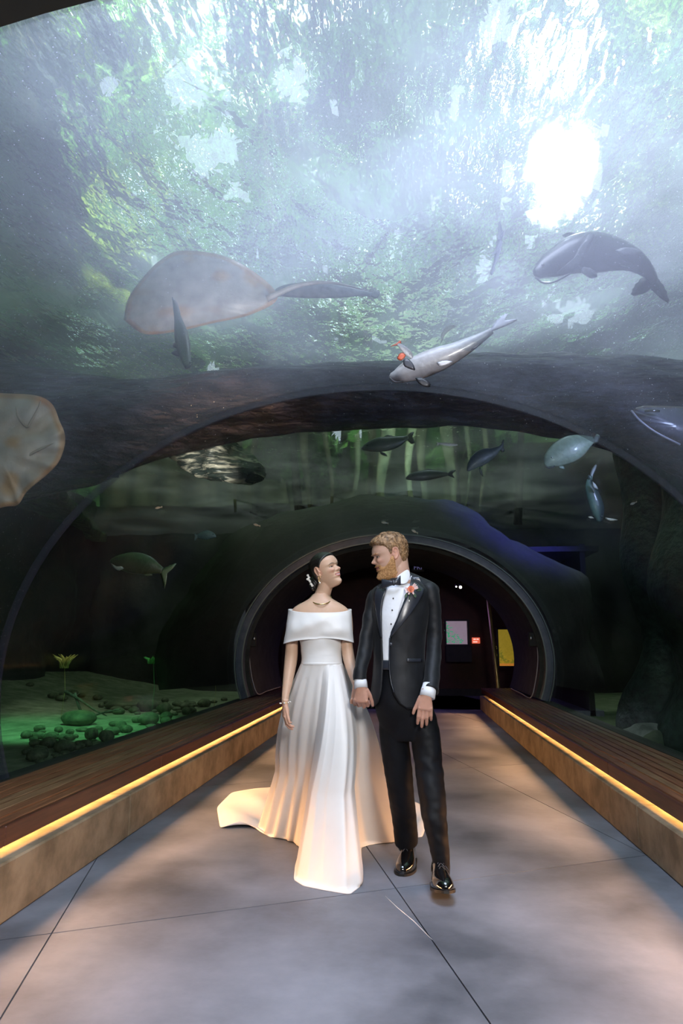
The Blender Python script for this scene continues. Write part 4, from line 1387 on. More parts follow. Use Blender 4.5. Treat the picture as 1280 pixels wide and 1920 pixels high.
mesh('pale_rim', tube(cr([P(1183, 770, 6.24), P(1200, 789, 6.2), P(1230, 811, 6.2), (P(1275, 834, 6.2))], 20), 0.010, 6), M['fish'], t, col=(0.3, 0.3, 0.38))

# ------------------------------------------------------------------ people
M['skin_m'] = mat('skin_groom', (0.92, 0.92, 0.92), (1.0, 1.0, 1.0), rough=0.48, scale=30, vcol=True, sss=0.12, spec=0.4)
M['skin_w'] = mat('skin_bride', (0.94, 0.94, 0.94), (1.0, 1.0, 1.0), rough=0.42, scale=30, vcol=True, sss=0.12, spec=0.4)
M['satin'] = mat('ivory_satin', (0.80, 0.78, 0.76), (0.86, 0.85, 0.84), rough=0.42, scale=2, sheen=0.2, spec=0.4, bump=0.003, bscale=5)
M['suit'] = mat('black_wool', (0.003, 0.0035, 0.005), (0.008, 0.0095, 0.013), rough=0.58, scale=6, sheen=0.05, bump=0.005, bscale=8, spec=0.32)
M['lapel'] = mat('black_satin', (0.018, 0.021, 0.030), (0.028, 0.032, 0.044), rough=0.30, scale=6, spec=0.6, bump=0.002, bscale=9)
M['shirt'] = mat('white_shirt', (0.72, 0.74, 0.79), (0.80, 0.82, 0.86), rough=0.6, scale=6, bump=0.004, bscale=12)
M['patent'] = mat('patent_leather', (0.004, 0.004, 0.005), rough=0.09, coat=1.0, scale=5, bump=0.002, bscale=14)
M['sole'] = mat('shoe_sole', (0.008, 0.007, 0.006), rough=0.5)
M['hair_m'] = mat('ginger_hair', (0.10, 0.055, 0.025), (0.40, 0.24, 0.12), rough=0.55, scale=60, stretch=(1, 1, 0.5), bump=0.003, bscale=90)
M['beard'] = mat('ginger_beard', (0.28, 0.13, 0.045), (0.60, 0.34, 0.15), rough=0.7, scale=120, bump=0.002, bscale=160)
M['hair_w'] = mat('black_hair', (0.006, 0.005, 0.005), (0.02, 0.016, 0.014), rough=0.28, scale=30, stretch=(1, 1, 6), bump=0.0012, bscale=90, coat=0.3)
M['sclera'] = mat('eye_white', (0.75, 0.72, 0.70), rough=0.2, coat=0.5)
M['dark'] = mat('lash_dark', (0.02, 0.012, 0.01), rough=0.5)
M['gold'] = mat('gold_jewel', (0.75, 0.55, 0.25), rough=0.25, metal=1.0)
M['pearl'] = mat('pearl', (0.9, 0.86, 0.8), rough=0.2, coat=0.6)
M['coral'] = mat('coral_petal', (0.80, 0.22, 0.12), (0.95, 0.42, 0.28), rough=0.6, scale=30, sss=0.1)
M['blush'] = mat('blush_petal', (0.80, 0.55, 0.55), (0.92, 0.75, 0.74), rough=0.6, scale=30)


def interp(tab, z):
    a = np.array(tab, float)
    i = np.argsort(a[:, 0])
    return np.interp(z, a[i, 0], a[i, 1])


XF = [(0, .060), (.006, .078), (.014, .087), (.024, .090), (.034, .087), (.045, .083), (.055, .089), (.064, .088), (.073, .092), (.083, .089), (.10, .090), (.118, .088), (.128, .088), (.140, .095), (.155, .096), (.172, .092), (.190, .082), (.206, .065), (.220, .045), (.230, .022), (.235, .0)]
XB = [(0, -.020), (.02, -.042), (.04, -.058), (.07, -.076), (.10, -.090), (.13, -.099), (.155, -.102), (.175, -.099), (.195, -.089), (.212, -.070), (.225, -.045), (.232, -.022), (.235, -.004)]
WD = [(0, .030), (.008, .038), (.02, .045), (.035, .051), (.055, .059), (.08, .0655), (.105, .070), (.13, .0735), (.155, .076), (.175, .0745), (.195, .067), (.212, .053), (.225, .036), (.232, .018), (.235, .002)]


def zmouth(y, smile):
    return 0.0645 + smile * 8.5 * y * y


def lipw(y, w_=.0265):
    return max(0.0, 1 - (y / w_) ** 2) ** 0.6


def features(y, z, fem, smile):
    ay = abs(y)
    g_ = math.exp
    h = interp([(.084, 0), (.088, .009), (.093, .021), (.098, .025), (.104, .021), (.112, .014), (.120, .0075), (.128, .002), (.134, 0)], z) * (0.78 if fem else 1.0)
    sg = interp([(.088, .0085), (.098, .0088), (.11, .0062), (.13, .006)], z)
    d = h * g_(-(y / sg) ** 2)
    d += 0.009 * g_(-((ay - .0125) / .005) ** 2 - ((z - .0935) / .0055) ** 2)
    d -= 0.010 * g_(-((ay - .031) / .013) ** 2 - ((z - .1235) / .008) ** 2)
    d -= 0.006 * g_(-((ay - .014) / .006) ** 2 - ((z - .126) / .008) ** 2)
    d += 0.0060 * g_(-((ay - .031) / .0105) ** 2 - ((z - .1225) / .0055) ** 2)
    d += (0.0015 if fem else 0.004) * g_(-((z - .139) / .005) ** 2) * (1 if ay < .045 else g_(-((ay - .045) / .008) ** 2))
    d += (0.006 * smile * 2 + 0.002) * g_(-((ay - .040) / .014) ** 2 - ((z - .100) / .012) ** 2)
    zc = zmouth(y, smile)
    win = 1 / (1 + g_((ay - .025) / .0022))
    d -= 0.0050 * g_(-((z - zc) / .0022) ** 2) * win
    lw = lipw(y)
    d += 0.0034 * g_(-((z - zc - .0050 * lw) / .0030) ** 2) * win * lw
    d += 0.0044 * g_(-((z - zc + .0062 * lw) / .0036) ** 2) * win * lw
    d -= 0.003 * g_(-((z - .046) / .005) ** 2 - (y / .02) ** 2)
    d += 0.003 * g_(-(y / .014) ** 2 - ((z - .020) / .010) ** 2)
    d -= 0.002 * g_(-((ay - .030) / .004) ** 2 - ((z - .078) / .012) ** 2) * (1 + smile)
    return d


def jawk(z, fem):
    return interp([(0, .70), (.015, .74), (.035, .82), (.06, .90), (.09, .97), (.12, .98), (.235, .96)], z) if fem else interp([(0, .9), (.05, .97), (.09, 1.0), (.235, 1.0)], z)


def expo(z):
    return interp([(0, 1.0), (.06, .98), (.10, .92), (.14, .88), (.235, .88)], z)


def headpt(th, z, fem, smile, grow=0.0):
    xf, xb, w_ = interp(XF, z), interp(XB, z), interp(WD, z)
    w_ *= jawk(z, fem)
    c = 0.0
    ct, st = math.cos(th), math.sin(th)
    e = expo(z)
    cx = math.copysign(abs(ct) ** e, ct)
    sy = math.copysign(abs(st) ** e, st)
    x = cx * (xf if ct > 0 else -xb) + (0 if True else c)
    y = sy * w_
    if ct > 0:
        x += features(y, z, fem, smile) * min(1, ct * 2.2)
    k = 1.0
    if grow:
        v = np.array([x, y, z - 0.12])
        L_ = np.linalg.norm(v) + 1e-9
        v = v * (1 + grow / L_)
        return np.array([v[0], v[1], v[2] + 0.12])
    return np.array([x, y, z])


def facex(y, z, fem, smile):
    w_ = interp(WD, z) * jawk(z, fem)
    e = expo(z)
    sy = min(0.999, abs(y) / w_)
    st = sy ** (1 / e)
    ct = math.sqrt(1 - st * st)
    return ct ** e * interp(XF, z) + features(y, z, fem, smile) * min(1, ct * 2.2)


def headgrid(fem, smile, growf=None, nth=150, nzz=110):
    rows_ = []
    zz = 0.2345 * (0.5 - 0.5 * np.cos(np.pi * np.linspace(0.0, 1, nzz))) * 0.5 + 0.2345 * np.linspace(0, 1, nzz) * 0.5
    for z in zz:
        row = []
        for k in range(nth):
            th = 2 * math.pi * k / nth
            p = headpt(th, z, fem, smile)
            if growf:
                p = headpt(th, z, fem, smile, growf(p, th))
            row.append(p)
        rows_.append(row)
    return grid(rows_, closed=True, capends=True)


def smooth01(a, b, x):
    t = min(1, max(0, (x - a) / (b - a)))
    return t * t * (3 - 2 * t)


class Pose:
    """local head frame (x forward, y to the subject's left, z up) -> world"""
    def __init__(s, fwd, upv, anchor_local, anchor_world, scale):
        f = np.array(fwd, float); f /= np.linalg.norm(f)
        u = np.array(upv, float); u -= f * np.dot(u, f); u /= np.linalg.norm(u)
        l = np.cross(u, f)
        s.R = np.stack([f, l, u], 1) * scale
        s.t = np.array(anchor_world) - s.R @ np.array(anchor_local)
        s.s = scale
        s.inv = np.linalg.inv(s.R)

    def w(s, v):
        return np.asarray(v, float) @ s.R.T + s.t

    def vf(s, vf):
        return s.w(vf[0]), vf[1]

    def l(s, v):
        return (np.asarray(v, float) - s.t) @ s.inv.T


def ear(side, fem):
    mb = MB()
    y0 = side * 0.071
    rot = rotm(0, 0, side * 0.35)
    v, f = ell((0, 0, 0), (0.016, 0.006, 0.028), 20, 12)
    # dish the outer face
    v = np.array([(p[0], p[1] - side * 0.004 * math.exp(-(p[0] / .008) ** 2 - ((p[2] - .002) / .013) ** 2) * (1 if p[1] * side > 0 else 0), p[2]) for p in v])
    mb.add((v @ rot.T + np.array([-0.012, y0, 0.122]), f))
    pts = [(0.006, 0.002, 0.006), (0.010, .004, 0.020), (0.002, .006, 0.030), (-0.010, .008, 0.029), (-0.018, .009, 0.016), (-0.017, .008, 0.0), (-0.010, .006, -0.016), (-0.002, .004, -0.026), (0.005, .002, -0.028), (0.008, .001, -0.020)]
    pts = cr([(a, side * b, c) for a, b, c in pts], 34)
    mb.add(rtube(pts @ rot.T + np.array([-0.010, y0 + side * 0.001, 0.122]), [0.0036] * 34, 8))
    mb.add(ell((-0.006, y0 + side * 0.002, 0.097), (0.008, 0.005, 0.009), 12, 8))
    mb.add(ell((0.004, y0 + side * 0.002, 0.118), (0.004, 0.004, 0.006), 10, 7))
    return mb.vf()


def remesh(vf, voxel, sm=2):
    me = bpy.data.meshes.new('tmp')
    me.from_pydata(vf[0].tolist(), [], [tuple(q) for q in vf[1]])
    o = bpy.data.objects.new('tmp', me)
    C.objects.link(o)
    md = o.modifiers.new('r', 'REMESH')
    md.mode = 'VOXEL'
    md.voxel_size = voxel
    if sm:
        s2 = o.modifiers.new('s', 'SMOOTH')
        s2.iterations = sm
        s2.factor = 0.5
    dg = bpy.context.evaluated_depsgraph_get()
    ev = o.evaluated_get(dg)
    m2 = ev.to_mesh()
    n = len(m2.vertices)
    v = np.empty(n * 3); m2.vertices.foreach_get('co', v)
    f = [tuple(p.vertices) for p in m2.polygons]
    ev.to_mesh_clear()
    bpy.data.objects.remove(o)
    bpy.data.meshes.remove(me)
    return v.reshape(-1, 3), f


def hand(W, d, n, s, sc_=1.0, curls=((.3, .4, .3),) * 4, thumb=(.75, .5, .25), spread=0.04, tcurl=0.3):
    """W wrist, d towards the fingers, n where the palm faces, s thumb side"""
    d = np.array(d, float); d /= np.linalg.norm(d)
    n = np.array(n, float); n -= d * np.dot(n, d); n /= np.linalg.norm(n)
    s = np.array(s, float); s -= d * np.dot(s, d) + n * np.dot(s, n); s /= np.linalg.norm(s)
    W = np.array(W, float)
    mb = MB()
    # palm
    rows_ = []
    for l_, wl, wr, th, so in ((-.030, .026, .026, .020, 0), (-.008, .026, .026, .019, 0), (.012, .030, .028, .018, 0), (.035, .037, .034, .018, 0), (.058, .040, .038, .016, 0), (.076, .040, .039, .014, 0), (.084, .037, .036, .009, 0)):
        row = []
        for k in range(20):
            a = 2 * math.pi * k / 20
            c_, s_ = math.cos(a), math.sin(a)
            c_ = math.copysign(abs(c_) ** .8, c_); s_ = math.copysign(abs(s_) ** .8, s_)
            row.append(W + (d * l_ + s * ((wl if c_ > 0 else wr) * c_) + n * th * s_) * sc_)
        rows_.append(row)
    mb.add(grid(rows_, closed=True, capends=True))
    for i, (off, L_, r_) in enumerate(((.030, .080, .0100), (.010, .089, .0102), (-.0105, .083, .0099), (-.030, .066, .0090))):
        base = W + (d * (0.072 - 0.004 * (i == 3) + 0.003 * (i == 1)) + s * off) * sc_
        ang = 0.0
        q = [base]
        dd = d + s * spread * (1.5 - i)
        dd /= np.linalg.norm(dd)
        for j, (fr, cu) in enumerate(zip((.47, .29, .24), curls[i])):
            ang += cu
            v = dd * math.cos(ang) + n * math.sin(ang)
            q.append(q[-1] + v * (L_ + (0.012 if j == 0 else 0)) * fr * sc_ * 1.05)
        pts = [q[0], q[0] * .5 + q[1] * .5, q[1], q[1] * .5 + q[2] * .5, q[2], q[3]]
        mb.add(rtube(pts, np.array([1.05, 1.0, 1.06, 0.94, 0.96, 0.80]) * r_ * sc_, 12))
        mb.add(ell(q[0] - n * 0.004 * sc_, (0.0098 * sc_,) * 3, 10, 7))
    td = d * thumb[0] + s * thumb[1] + n * thumb[2]
    td /= np.linalg.norm(td)
    b = W + (d * 0.018 + s * 0.026 + n * 0.004) * sc_
    m1 = b + td * 0.040 * sc_
    t2 = td * math.cos(tcurl) + (d * .8 - s * 0.3 + n * .3) * math.sin(tcurl); t2 /= np.linalg.norm(t2)
    m2 = m1 + t2 * 0.034 * sc_
    m3 = m2 + (t2 + n * .15 - s * .15) * 0.022 * sc_
    mb.add(rtube([b, (b + m1) / 2, m1, (m1 + m2) / 2, m2, m3], np.array([.0155, .0140, .0112, .0100, .0100, .0080]) * sc_, 12))
    return mb.vf()


def loft(rows_, y, n=48, e=1.0, yoff=0.0, cap=True, fold=None):
    """rows: (py, centre px, half width px, half depth m, depth offset m)"""
    out = []
    for i, rw in enumerate(rows_):
        py, cx, hw, dp = rw[:4]
        dy = rw[4] if len(rw) > 4 else 0.0
        c = P(cx, py, y + dy)
        hwm = hw * SC(c)
        row = []
        for k in range(n):
            a = 2 * math.pi * k / n
            c_, s_ = math.cos(a), math.sin(a)
            c_ = math.copysign(abs(c_) ** e, c_); s_ = math.copysign(abs(s_) ** e, s_)
            g2 = 1 + (fold(a, i / (len(rows_) - 1)) if fold else 0)
            row.append(c + np.array([hwm * c_ * g2, dp * s_ * g2, 0]))
        out.append(row)
    return grid(out, closed=True, capends=cap)


def dens(rows_, n):
    k = max(len(q) for q in rows_)
    rows_ = [tuple(q) + (0.0,) * (k - len(q)) for q in rows_]
    return [tuple(r_) for r_ in cr(rows_, n)]


def limb(px, n=24, m=30, wr=0.0, seed=0, flat=1.0):
    """px rows: (x, y, half width px, depth y) -> wrinkled tube"""
    q = cr(px, m)
    pts = np.array([P(a, b, d) for a, b, r_, d in q])
    rr = np.array([r_ * SC(p) for (a, b, r_, d), p in zip(q, pts)])
    v, f = tube(pts, rr, n, frame=(0, -1, 0), flat=flat)
    if wr:
        c = np.repeat(pts, n, 0)
        w2 = v.copy()
        for i in range(m * n):
            p = v[i]
            dd = p - c[i]
            a = nz(p[0] * 9 + seed, p[1] * 9, p[2] * 24 + p[0] * 14) + 0.5 * nz(p[0] * 25, p[1] * 25 + seed, p[2] * 40)
            w2[i] = p + dd / (np.linalg.norm(dd) + 1e-9) * wr * a
        v = w2
    return v, f


# ================================================================== the groom
YM = 3.85
groom = thing('person', 'person in a black tuxedo with bow tie and ginger beard, holding the bride\'s hand', 'person', tuple(G(775, 1640)), 'couple')
SMILE_M = 0.55
hm = Pose((-0.950, -0.27, -0.20), (-0.10, -0.02, 1.0), (-0.005, 0.07, 0.120), P(738.5, 1038.5, YM - 0.075), 1.02)
mb = MB()
mb.add(hm.vf(headgrid(False, SMILE_M)))
for sd in (-1, 1): mb.add(hm.vf(ear(sd, False)))
nb = P(752, 1092, YM + 0.02)
hb = hm.w((-0.035, 0.0, 0.045)); hb2 = hm.w((-0.045, 0, 0.10))
mb.add(rtube([hb2, hb, (hb * .5 + nb * .5), nb, nb + np.array([0, 0, -0.06])], [.052, .057, .059, .062, .070], 24))
mb.add(loft(dens([(1086, 750, 22, .06), (1100, 750, 32, .07), (1112, 751, 44, .085), (1150, 750, 48, .115), (1200, 748, 42, .105), (1240, 748, 41, .10), (1290, 749, 44, .11), (1325, 750, 42, .10)], 24), YM))
AR = [(703, 1114, 11, YM), (699, 1150, 10.5, YM), (691, 1188, 9.5, YM - .02), (684, 1226, 9.5, YM - .05), (677, 1262, 7.5, YM - .09), (676, 1284, 5.8, YM - .11)]
AL = [(802, 1114, 11, YM), (812, 1150, 10.5, YM), (814, 1190, 9.5, YM + .01), (813, 1225, 9.5, YM - .01), (808, 1262, 8, YM - .09), (801, 1300, 6.5, YM - .165)]
mb.add(limb(AR)); mb.add(limb(AL))
mb.add(limb([(735, 1318, 24, YM), (740, 1380, 22, YM + .03), (747, 1460, 17, YM + .08), (757, 1530, 14, YM + .19), (762, 1598, 10, YM + .27)], 20, 24))
mb.add(limb([(785, 1318, 24, YM), (798, 1380, 22, YM - .02), (808, 1460, 17, YM - .05), (818, 1530, 14, YM - .10), (830, 1625, 9, YM - .10)], 20, 24))
# his left hand hangs with its back to us; his right hand is closed round hers
WL = P(799, 1302, YM - .172)
mb.add(hand(WL, (-0.10, 0.0, -1), (0.05, 1, 0), (-1, 0, 0.0), 0.98, ((.16, .26, .22), (.10, .26, .22), (.16, .32, .26), (.26, .42, .3)), (.86, .42, .10), 0.04, 0.12))
WR = P(677, 1287, YM - .115)
mb.add(hand(WR, (-0.04, 0.06, -1), (0.15, 1, 0), (1, 0, 0.0), 1.0, ((.85, .9, .5), (.8, 1.0, .5), (.85, 1.0, .5), (.95, 1.0, .5)), (.80, .50, .35), 0.03, 0.5))
v, f = remesh(mb.vf(), 0.0026, 1)


def skincol(v, pose, base, lip, fem, smile, flush, hands=()):
    L_ = pose.l(v)
    col = np.tile(np.array(base, float), (len(v), 1))
    hd = (L_[:, 2] > -0.03) & (np.abs(L_[:, 0]) < .13) & (np.abs(L_[:, 1]) < .1) & (L_[:, 2] < .25)
    for i in np.nonzero(hd)[0]:
        x, y, z = L_[i]
        c = np.array(base, float)
        if x > 0.05:
            zc = zmouth(y, smile)
            lw = lipw(y)
            if abs(y) < .0262 and -0.0112 * lw - .0006 < z - zc < 0.0092 * lw + .0006:
                c = np.array(lip, float)
                tl = 0.0036 * max(0.0, 1 - (y / .020) ** 2) ** 0.5
                if smile > 0.8 and abs(z - zc) < tl:
                    c = np.array((0.86, 0.83, 0.79))
                elif abs(z - zc) < 0.0014:
                    c = np.array(lip) * 0.3
            k = math.exp(-((abs(y) - .042) / .016) ** 2 - ((z - .098) / .016) ** 2)
            c = c * (1 - 0.5 * k) + np.array(flush) * 0.5 * k
            k = math.exp(-(y / .012) ** 2 - ((z - .096) / .010) ** 2) * 0.5
            c = c * (1 - k) + np.array(flush) * k
        if abs(y) > 0.066 and -0.035 < x < 0.02:
            c = c * 0.5 + np.array(flush) * 0.5
        col[i] = c
    for W, r_ in hands:
        dd = np.linalg.norm(v - np.array(W), axis=1)
        k = np.clip(1 - (dd - r_ * .6) / (r_ * .4), 0, 1)[:, None] * 0.45
        col = col * (1 - k) + np.array(flush) * k
    return col


SKM, FLM = (0.58, 0.36, 0.27), (0.60, 0.27, 0.19)
mesh('body', (v, f), M['skin_m'], groom, col=skincol(v, hm, SKM, (0.50, 0.20, 0.17), False, SMILE_M, FLM, ((WL + [0, 0, -.1], .14), (WR + [0, 0, -.1], .14))))


def face_details(pose, who, fem, smile, browc, gaze, openk):
    for sd in (-1, 1):
        z0 = 0.1225
        xs = facex(sd * .031, z0, fem, smile)
        e = mesh('eye', pose.vf(ell((xs - 0.0075, sd * .031, z0), (0.0095, 0.0125, 0.0052 * openk), 18, 12)), M['sclera'], who)
        ir = mesh('iris', pose.vf(ell((xs + 0.0010, sd * .031 + gaze * .004, z0 - 0.0002), (0.0014, 0.0064, 0.0052 * openk), 14, 9)), M['dark'], who)
        ir.parent = e
        lash = [(facex(sd * yy, z0 + dz * openk, fem, smile) + 0.0012, sd * yy, z0 + dz * openk) for yy, dz in ((.017, -.0005), (.021, .0035), (.027, .0055), (.033, .0056), (.039, .0040), (.045, .0008), (.048, -.001))]
        mesh('eyelashes', pose.vf(tube(cr(lash, 16), [.0004 + .0013 * math.sin(math.pi * s) for s in np.linspace(0, 1, 16)], 6)), M['dark'], who)
        low = [(facex(sd * yy, z0 + dz * openk, fem, smile) + 0.0004, sd * yy, z0 + dz * openk) for yy, dz in ((.019, -.002), (.027, -.0050), (.036, -.0050), (.045, -.001))]
        mesh('eyelashes', pose.vf(tube(cr(low, 10), [.0003 + .0005 * math.sin(math.pi * s) for s in np.linspace(0, 1, 10)], 5)), M['dark'], who)
        zb = 0.1385 if fem else 0.1375
        br = [(facex(sd * yy, zb + dz, fem, smile) + 0.0008, sd * yy, zb + dz) for yy, dz in ((.013, -.001), (.022, .0025), (.033, .0045), (.042, .003), (.050, -.001))]
        mesh('eyebrow', pose.vf(tube(cr(br, 14), [.0008 + (.0014 if fem else .0026) * math.sin(math.pi * s) for s in np.linspace(0, 1, 14)], 6, flat=0.8)), browc, who)


face_details(hm, groom, False, SMILE_M, M['beard'], -0.3, 0.62)


def hairline_m(x): return interp([(-.11, .052), (-.075, .050), (-.055, .060), (-.045, .085), (-.034, .125), (-.030, .150), (-.012, .157), (.000, .150), (.008, .122), (.016, .120), (.022, .150), (.040, .172), (.055, .178), (.072, .186), (.085, .190), (.10, .192)], x)


def hair_m(p, th):
    m = smooth01(-.003, .005, p[2] - hairline_m(p[0]))
    t_ = 0.008 + 0.013 * smooth01(.15, .21, p[2]) + 0.006 * smooth01(.02, .08, p[0]) * smooth01(.17, .2, p[2])
    t_ += 0.0035 * nz(p[0] * 75, p[1] * 75, p[2] * 55) + 0.0025 * nz(p[0] * 160, p[1] * 160, p[2] * 120)
    return -0.005 + m * (t_ + 0.003)


def beard_m(p, th):
    x, y, z = p
    top = interp([(-.02, .115), (.005, .115), (.018, .105), (.03, .085), (.045, .070), (.058, .064), (.068, .066), (.076, .080), (.10, .083)], x)
    m = smooth01(-.002, .004, top - z) * smooth01(-.012, .002, x + 0.012 * (z < .03))
    zc = zmouth(y, SMILE_M)
    if abs(y) < .027 and -0.011 < z - zc < 0.0075 and x > .04: m = 0
    t_ = 0.0035 + 0.006 * smooth01(.05, .01, z) + 0.003 * smooth01(.05, .08, x)
    t_ += 0.0015 * nz(x * 150, y * 150, z * 150)
    return -0.005 + m * (t_ + 0.005)


ho = mesh('hair', hm.vf(headgrid(False, SMILE_M, hair_m, 170, 120)), M['hair_m'], groom)
# wavy locks laid over the cap
rg = random.Random(5)
mb = MB()
for k in range(1500):
    z = rg.uniform(.06, .234); th = rg.uniform(0, 2 * math.pi)
    p = headpt(th, z, False, SMILE_M)
    if p[2] < hairline_m(p[0]) + .004: continue
    g0 = hair_m(p, th)
    q0 = headpt(th, z, False, SMILE_M, g0 - .002)
    nn = q0 - np.array([-.005, 0, .12]); nn /= np.linalg.norm(nn)
    # growth direction: forward over the top, down at the sides and back
    dr = np.array([0.9, 0.25 * math.sin(k), 0.15]) if z > .185 else np.array([-.25 if p[0] < .02 else .3, 0, -1.0])
    dr = dr - nn * np.dot(dr, nn); dr /= np.linalg.norm(dr)
    L_ = rg.uniform(.010, .018) * (1.2 if z > .185 else .7) * (0.55 if p[0] > .06 else 1)
    sd = np.cross(nn, dr) * rg.uniform(-.35, .35)
    pts = [q0, q0 + (dr + sd + nn * .35) * L_ * .5, q0 + (dr + sd * 1.8 + nn * .12) * L_]
    mb.add(tube(pts, [.0016, .0018, .0004], 4))
tag(mesh('hair_locks', hm.vf(mb.vf()), M['hair_m'], ho), kind='stuff')
mesh('beard', hm.vf(headgrid(False, SMILE_M, beard_m, 150, 110)), M['beard'], groom)

# shirt, collar, tie
TORSO = dens([(1086, 752, 20, .080), (1096, 752, 38, .095), (1110, 751, 54, .118), (1130, 750, 55, .130), (1160, 749, 53, .137), (1195, 748, 49, .130), (1225, 748, 47, .125), (1255, 748, 48, .128), (1290, 748, 51, .135), (1326, 748, 53, .135)], 60)


def torso_at(py):
    a = np.array(TORSO)
    return [np.interp(py, a[:, 0], a[:, j]) for j in range(4)]


def on_torso(px, py, off=0.0):
    """point on the chest front at this place, off metres outside the jacket surface"""
    _, cx, hw, dp = torso_at(py)
    c = P(cx, py, YM)
    h = hw * SC(c)
    yy = YM - dp
    for _ in range(3):
        q = P(px, py, yy)
        u = min(0.985, abs(q[0] - c[0]) / h)
        yy = YM - (dp * math.sqrt(1 - u * u)) - off
    q = P(px, py, yy)
    return q


def strip(name, rows_, off, m, parent, nx=8, thick=0.004, ny=None):
    """rows: (py, left px, right px) laid over the chest"""
    R_ = dens(rows_, ny or 24)
    out = [[on_torso(a + (b - a) * i / nx, py, off + 0.002 * math.sin(math.pi * i / nx)) for i in range(nx + 1)] for py, a, b in R_]
    o = mesh(name, grid(out), m, parent)
    solid(o, thick, 0)
    return o


sh = mesh('shirt', loft(dens([(1092, 745, 22, .075), (1100, 746, 34, .088), (1112, 748, 44, .104), (1140, 748, 46, .118), (1180, 748, 44, .122), (1220, 747, 42, .116), (1248, 747, 42, .114)], 30), YM), M['shirt'], groom)
strip('shirt_bib', [(1100, 728, 758), (1112, 722, 757), (1130, 717, 753), (1150, 715, 747), (1172, 715, 740), (1190, 716, 733), (1215, 717, 730), (1243, 718, 730)], -0.010, M['shirt'], sh, 10)
for py, px in ((1122, 737), (1144, 735), (1170, 733)):
    mesh('shirt_stud', ell(on_torso(px, py, -0.004), (0.0042, 0.004, 0.0042), 10, 7), M['dark'], sh)
# collar standing round the neck, its wing towards us on the right
cn = []
for s in np.linspace(0, 1, 40):
    a = 2 * math.pi * s
    top = P(747 + 25.5 * math.cos(a), 1081 - 6 * math.cos(a) + 13 * max(0, math.sin(-a)), YM + 0.005 + 0.070 * math.sin(a))
    bot = P(746 + 30 * math.cos(a), 1100 + 3 * math.cos(a) + 7 * max(0, math.sin(-a)), YM + 0.005 + 0.088 * math.sin(a))
    if a > math.pi: pass
    cn.append([top, top * .66 + bot * .34 + np.array([0, 0, 0]), top * .33 + bot * .67, bot])
col_ = mesh('shirt_collar', grid(cn), M['shirt'], groom)
solid(col_, 0.004, 0)
o = mesh('collar_wing', grid([[P(766, 1064, YM - .035), P(771, 1080, YM - .045), P(764, 1093, YM - .085)], [P(755, 1072, YM - .075), P(759, 1084, YM - .085), P(757, 1096, YM - .105)], [P(741, 1082, YM - .100), P(747, 1088, YM - .108), P(750, 1095, YM - .113)]]), M['shirt'], groom)
solid(o, 0.004, 0); subd(o, 2)
# bow tie
c = P(738, 1093, YM - .135)
bt = mesh('bow_tie', ell(c, (0.012, 0.012, 0.015), 14, 10), M['lapel'], groom)
for sd, tip in ((-1, (715, 1095)), (1, (751, 1088))):
    T_ = P(*tip, YM - .128 + (0.0 if sd > 0 else .02))
    rows_ = []
    for s in np.linspace(0, 1, 10):
        q = c + (T_ - c) * s
        h = (0.008 + 0.020 * s ** .8) * (1.0 if s < .95 else .92)
        dn = np.array([0, 0, 1.0]); fr = np.array([0, -1.0, 0])
        th = 0.010 * math.sin(math.pi * min(1, .25 + s * .72)) + 0.002
        rows_.append([q + dn * h * math.cos(a) * (1 - .15 * s * (abs(math.cos(a)) < .3)) + fr * th * math.sin(a) for a in np.linspace(0, 2 * math.pi, 17)[:-1]])
    mesh('bow_wing', grid(rows_, closed=True, capends=True), M['lapel'], bt)

# jacket: one shell open at the front with rounded quarters
rows_ = []
E_L = [(1086, 745, 772), (1100, 724, 769), (1130, 714, 757), (1160, 713, 745), (1185, 714, 733), (1205, 716, 729.5), (1225, 717, 729), (1250, 717.5, 729), (1275, 716, 731), (1300, 713, 738), (1315, 708, 748), (1326, 698, 765)]
e_t = np.array(E_L)
NA = 64
for (py, cx, hw, dp) in TORSO:
    c = P(cx, py, YM)
    h = hw * SC(c)
    eL, eR = np.interp(py, e_t[:, 0], e_t[:, 1]), np.interp(py, e_t[:, 0], e_t[:, 2])
    row = []

    def ang(px):
        q = on_torso(px, py)
        return math.atan2((YM - q[1]) / dp, (q[0] - c[0]) / h)
    aR, aL = ang(eR), ang(eL)
    # from the right edge (viewer) clockwise round the back to the left edge
    for k in range(NA + 1):
        a = aR - (2 * math.pi - (aL - aR)) * k / NA
        wr = 0.0035 * nz(math.cos(a) * 4, py * 0.035, math.sin(a) * 4)
        row.append(c + np.array([(h + wr) * math.cos(a), -(dp + wr) * math.sin(a), 0]))
    rows_.append(row)
jk = mesh('jacket', grid(rows_), M['suit'], groom)
solid(jk, 0.006, 0)
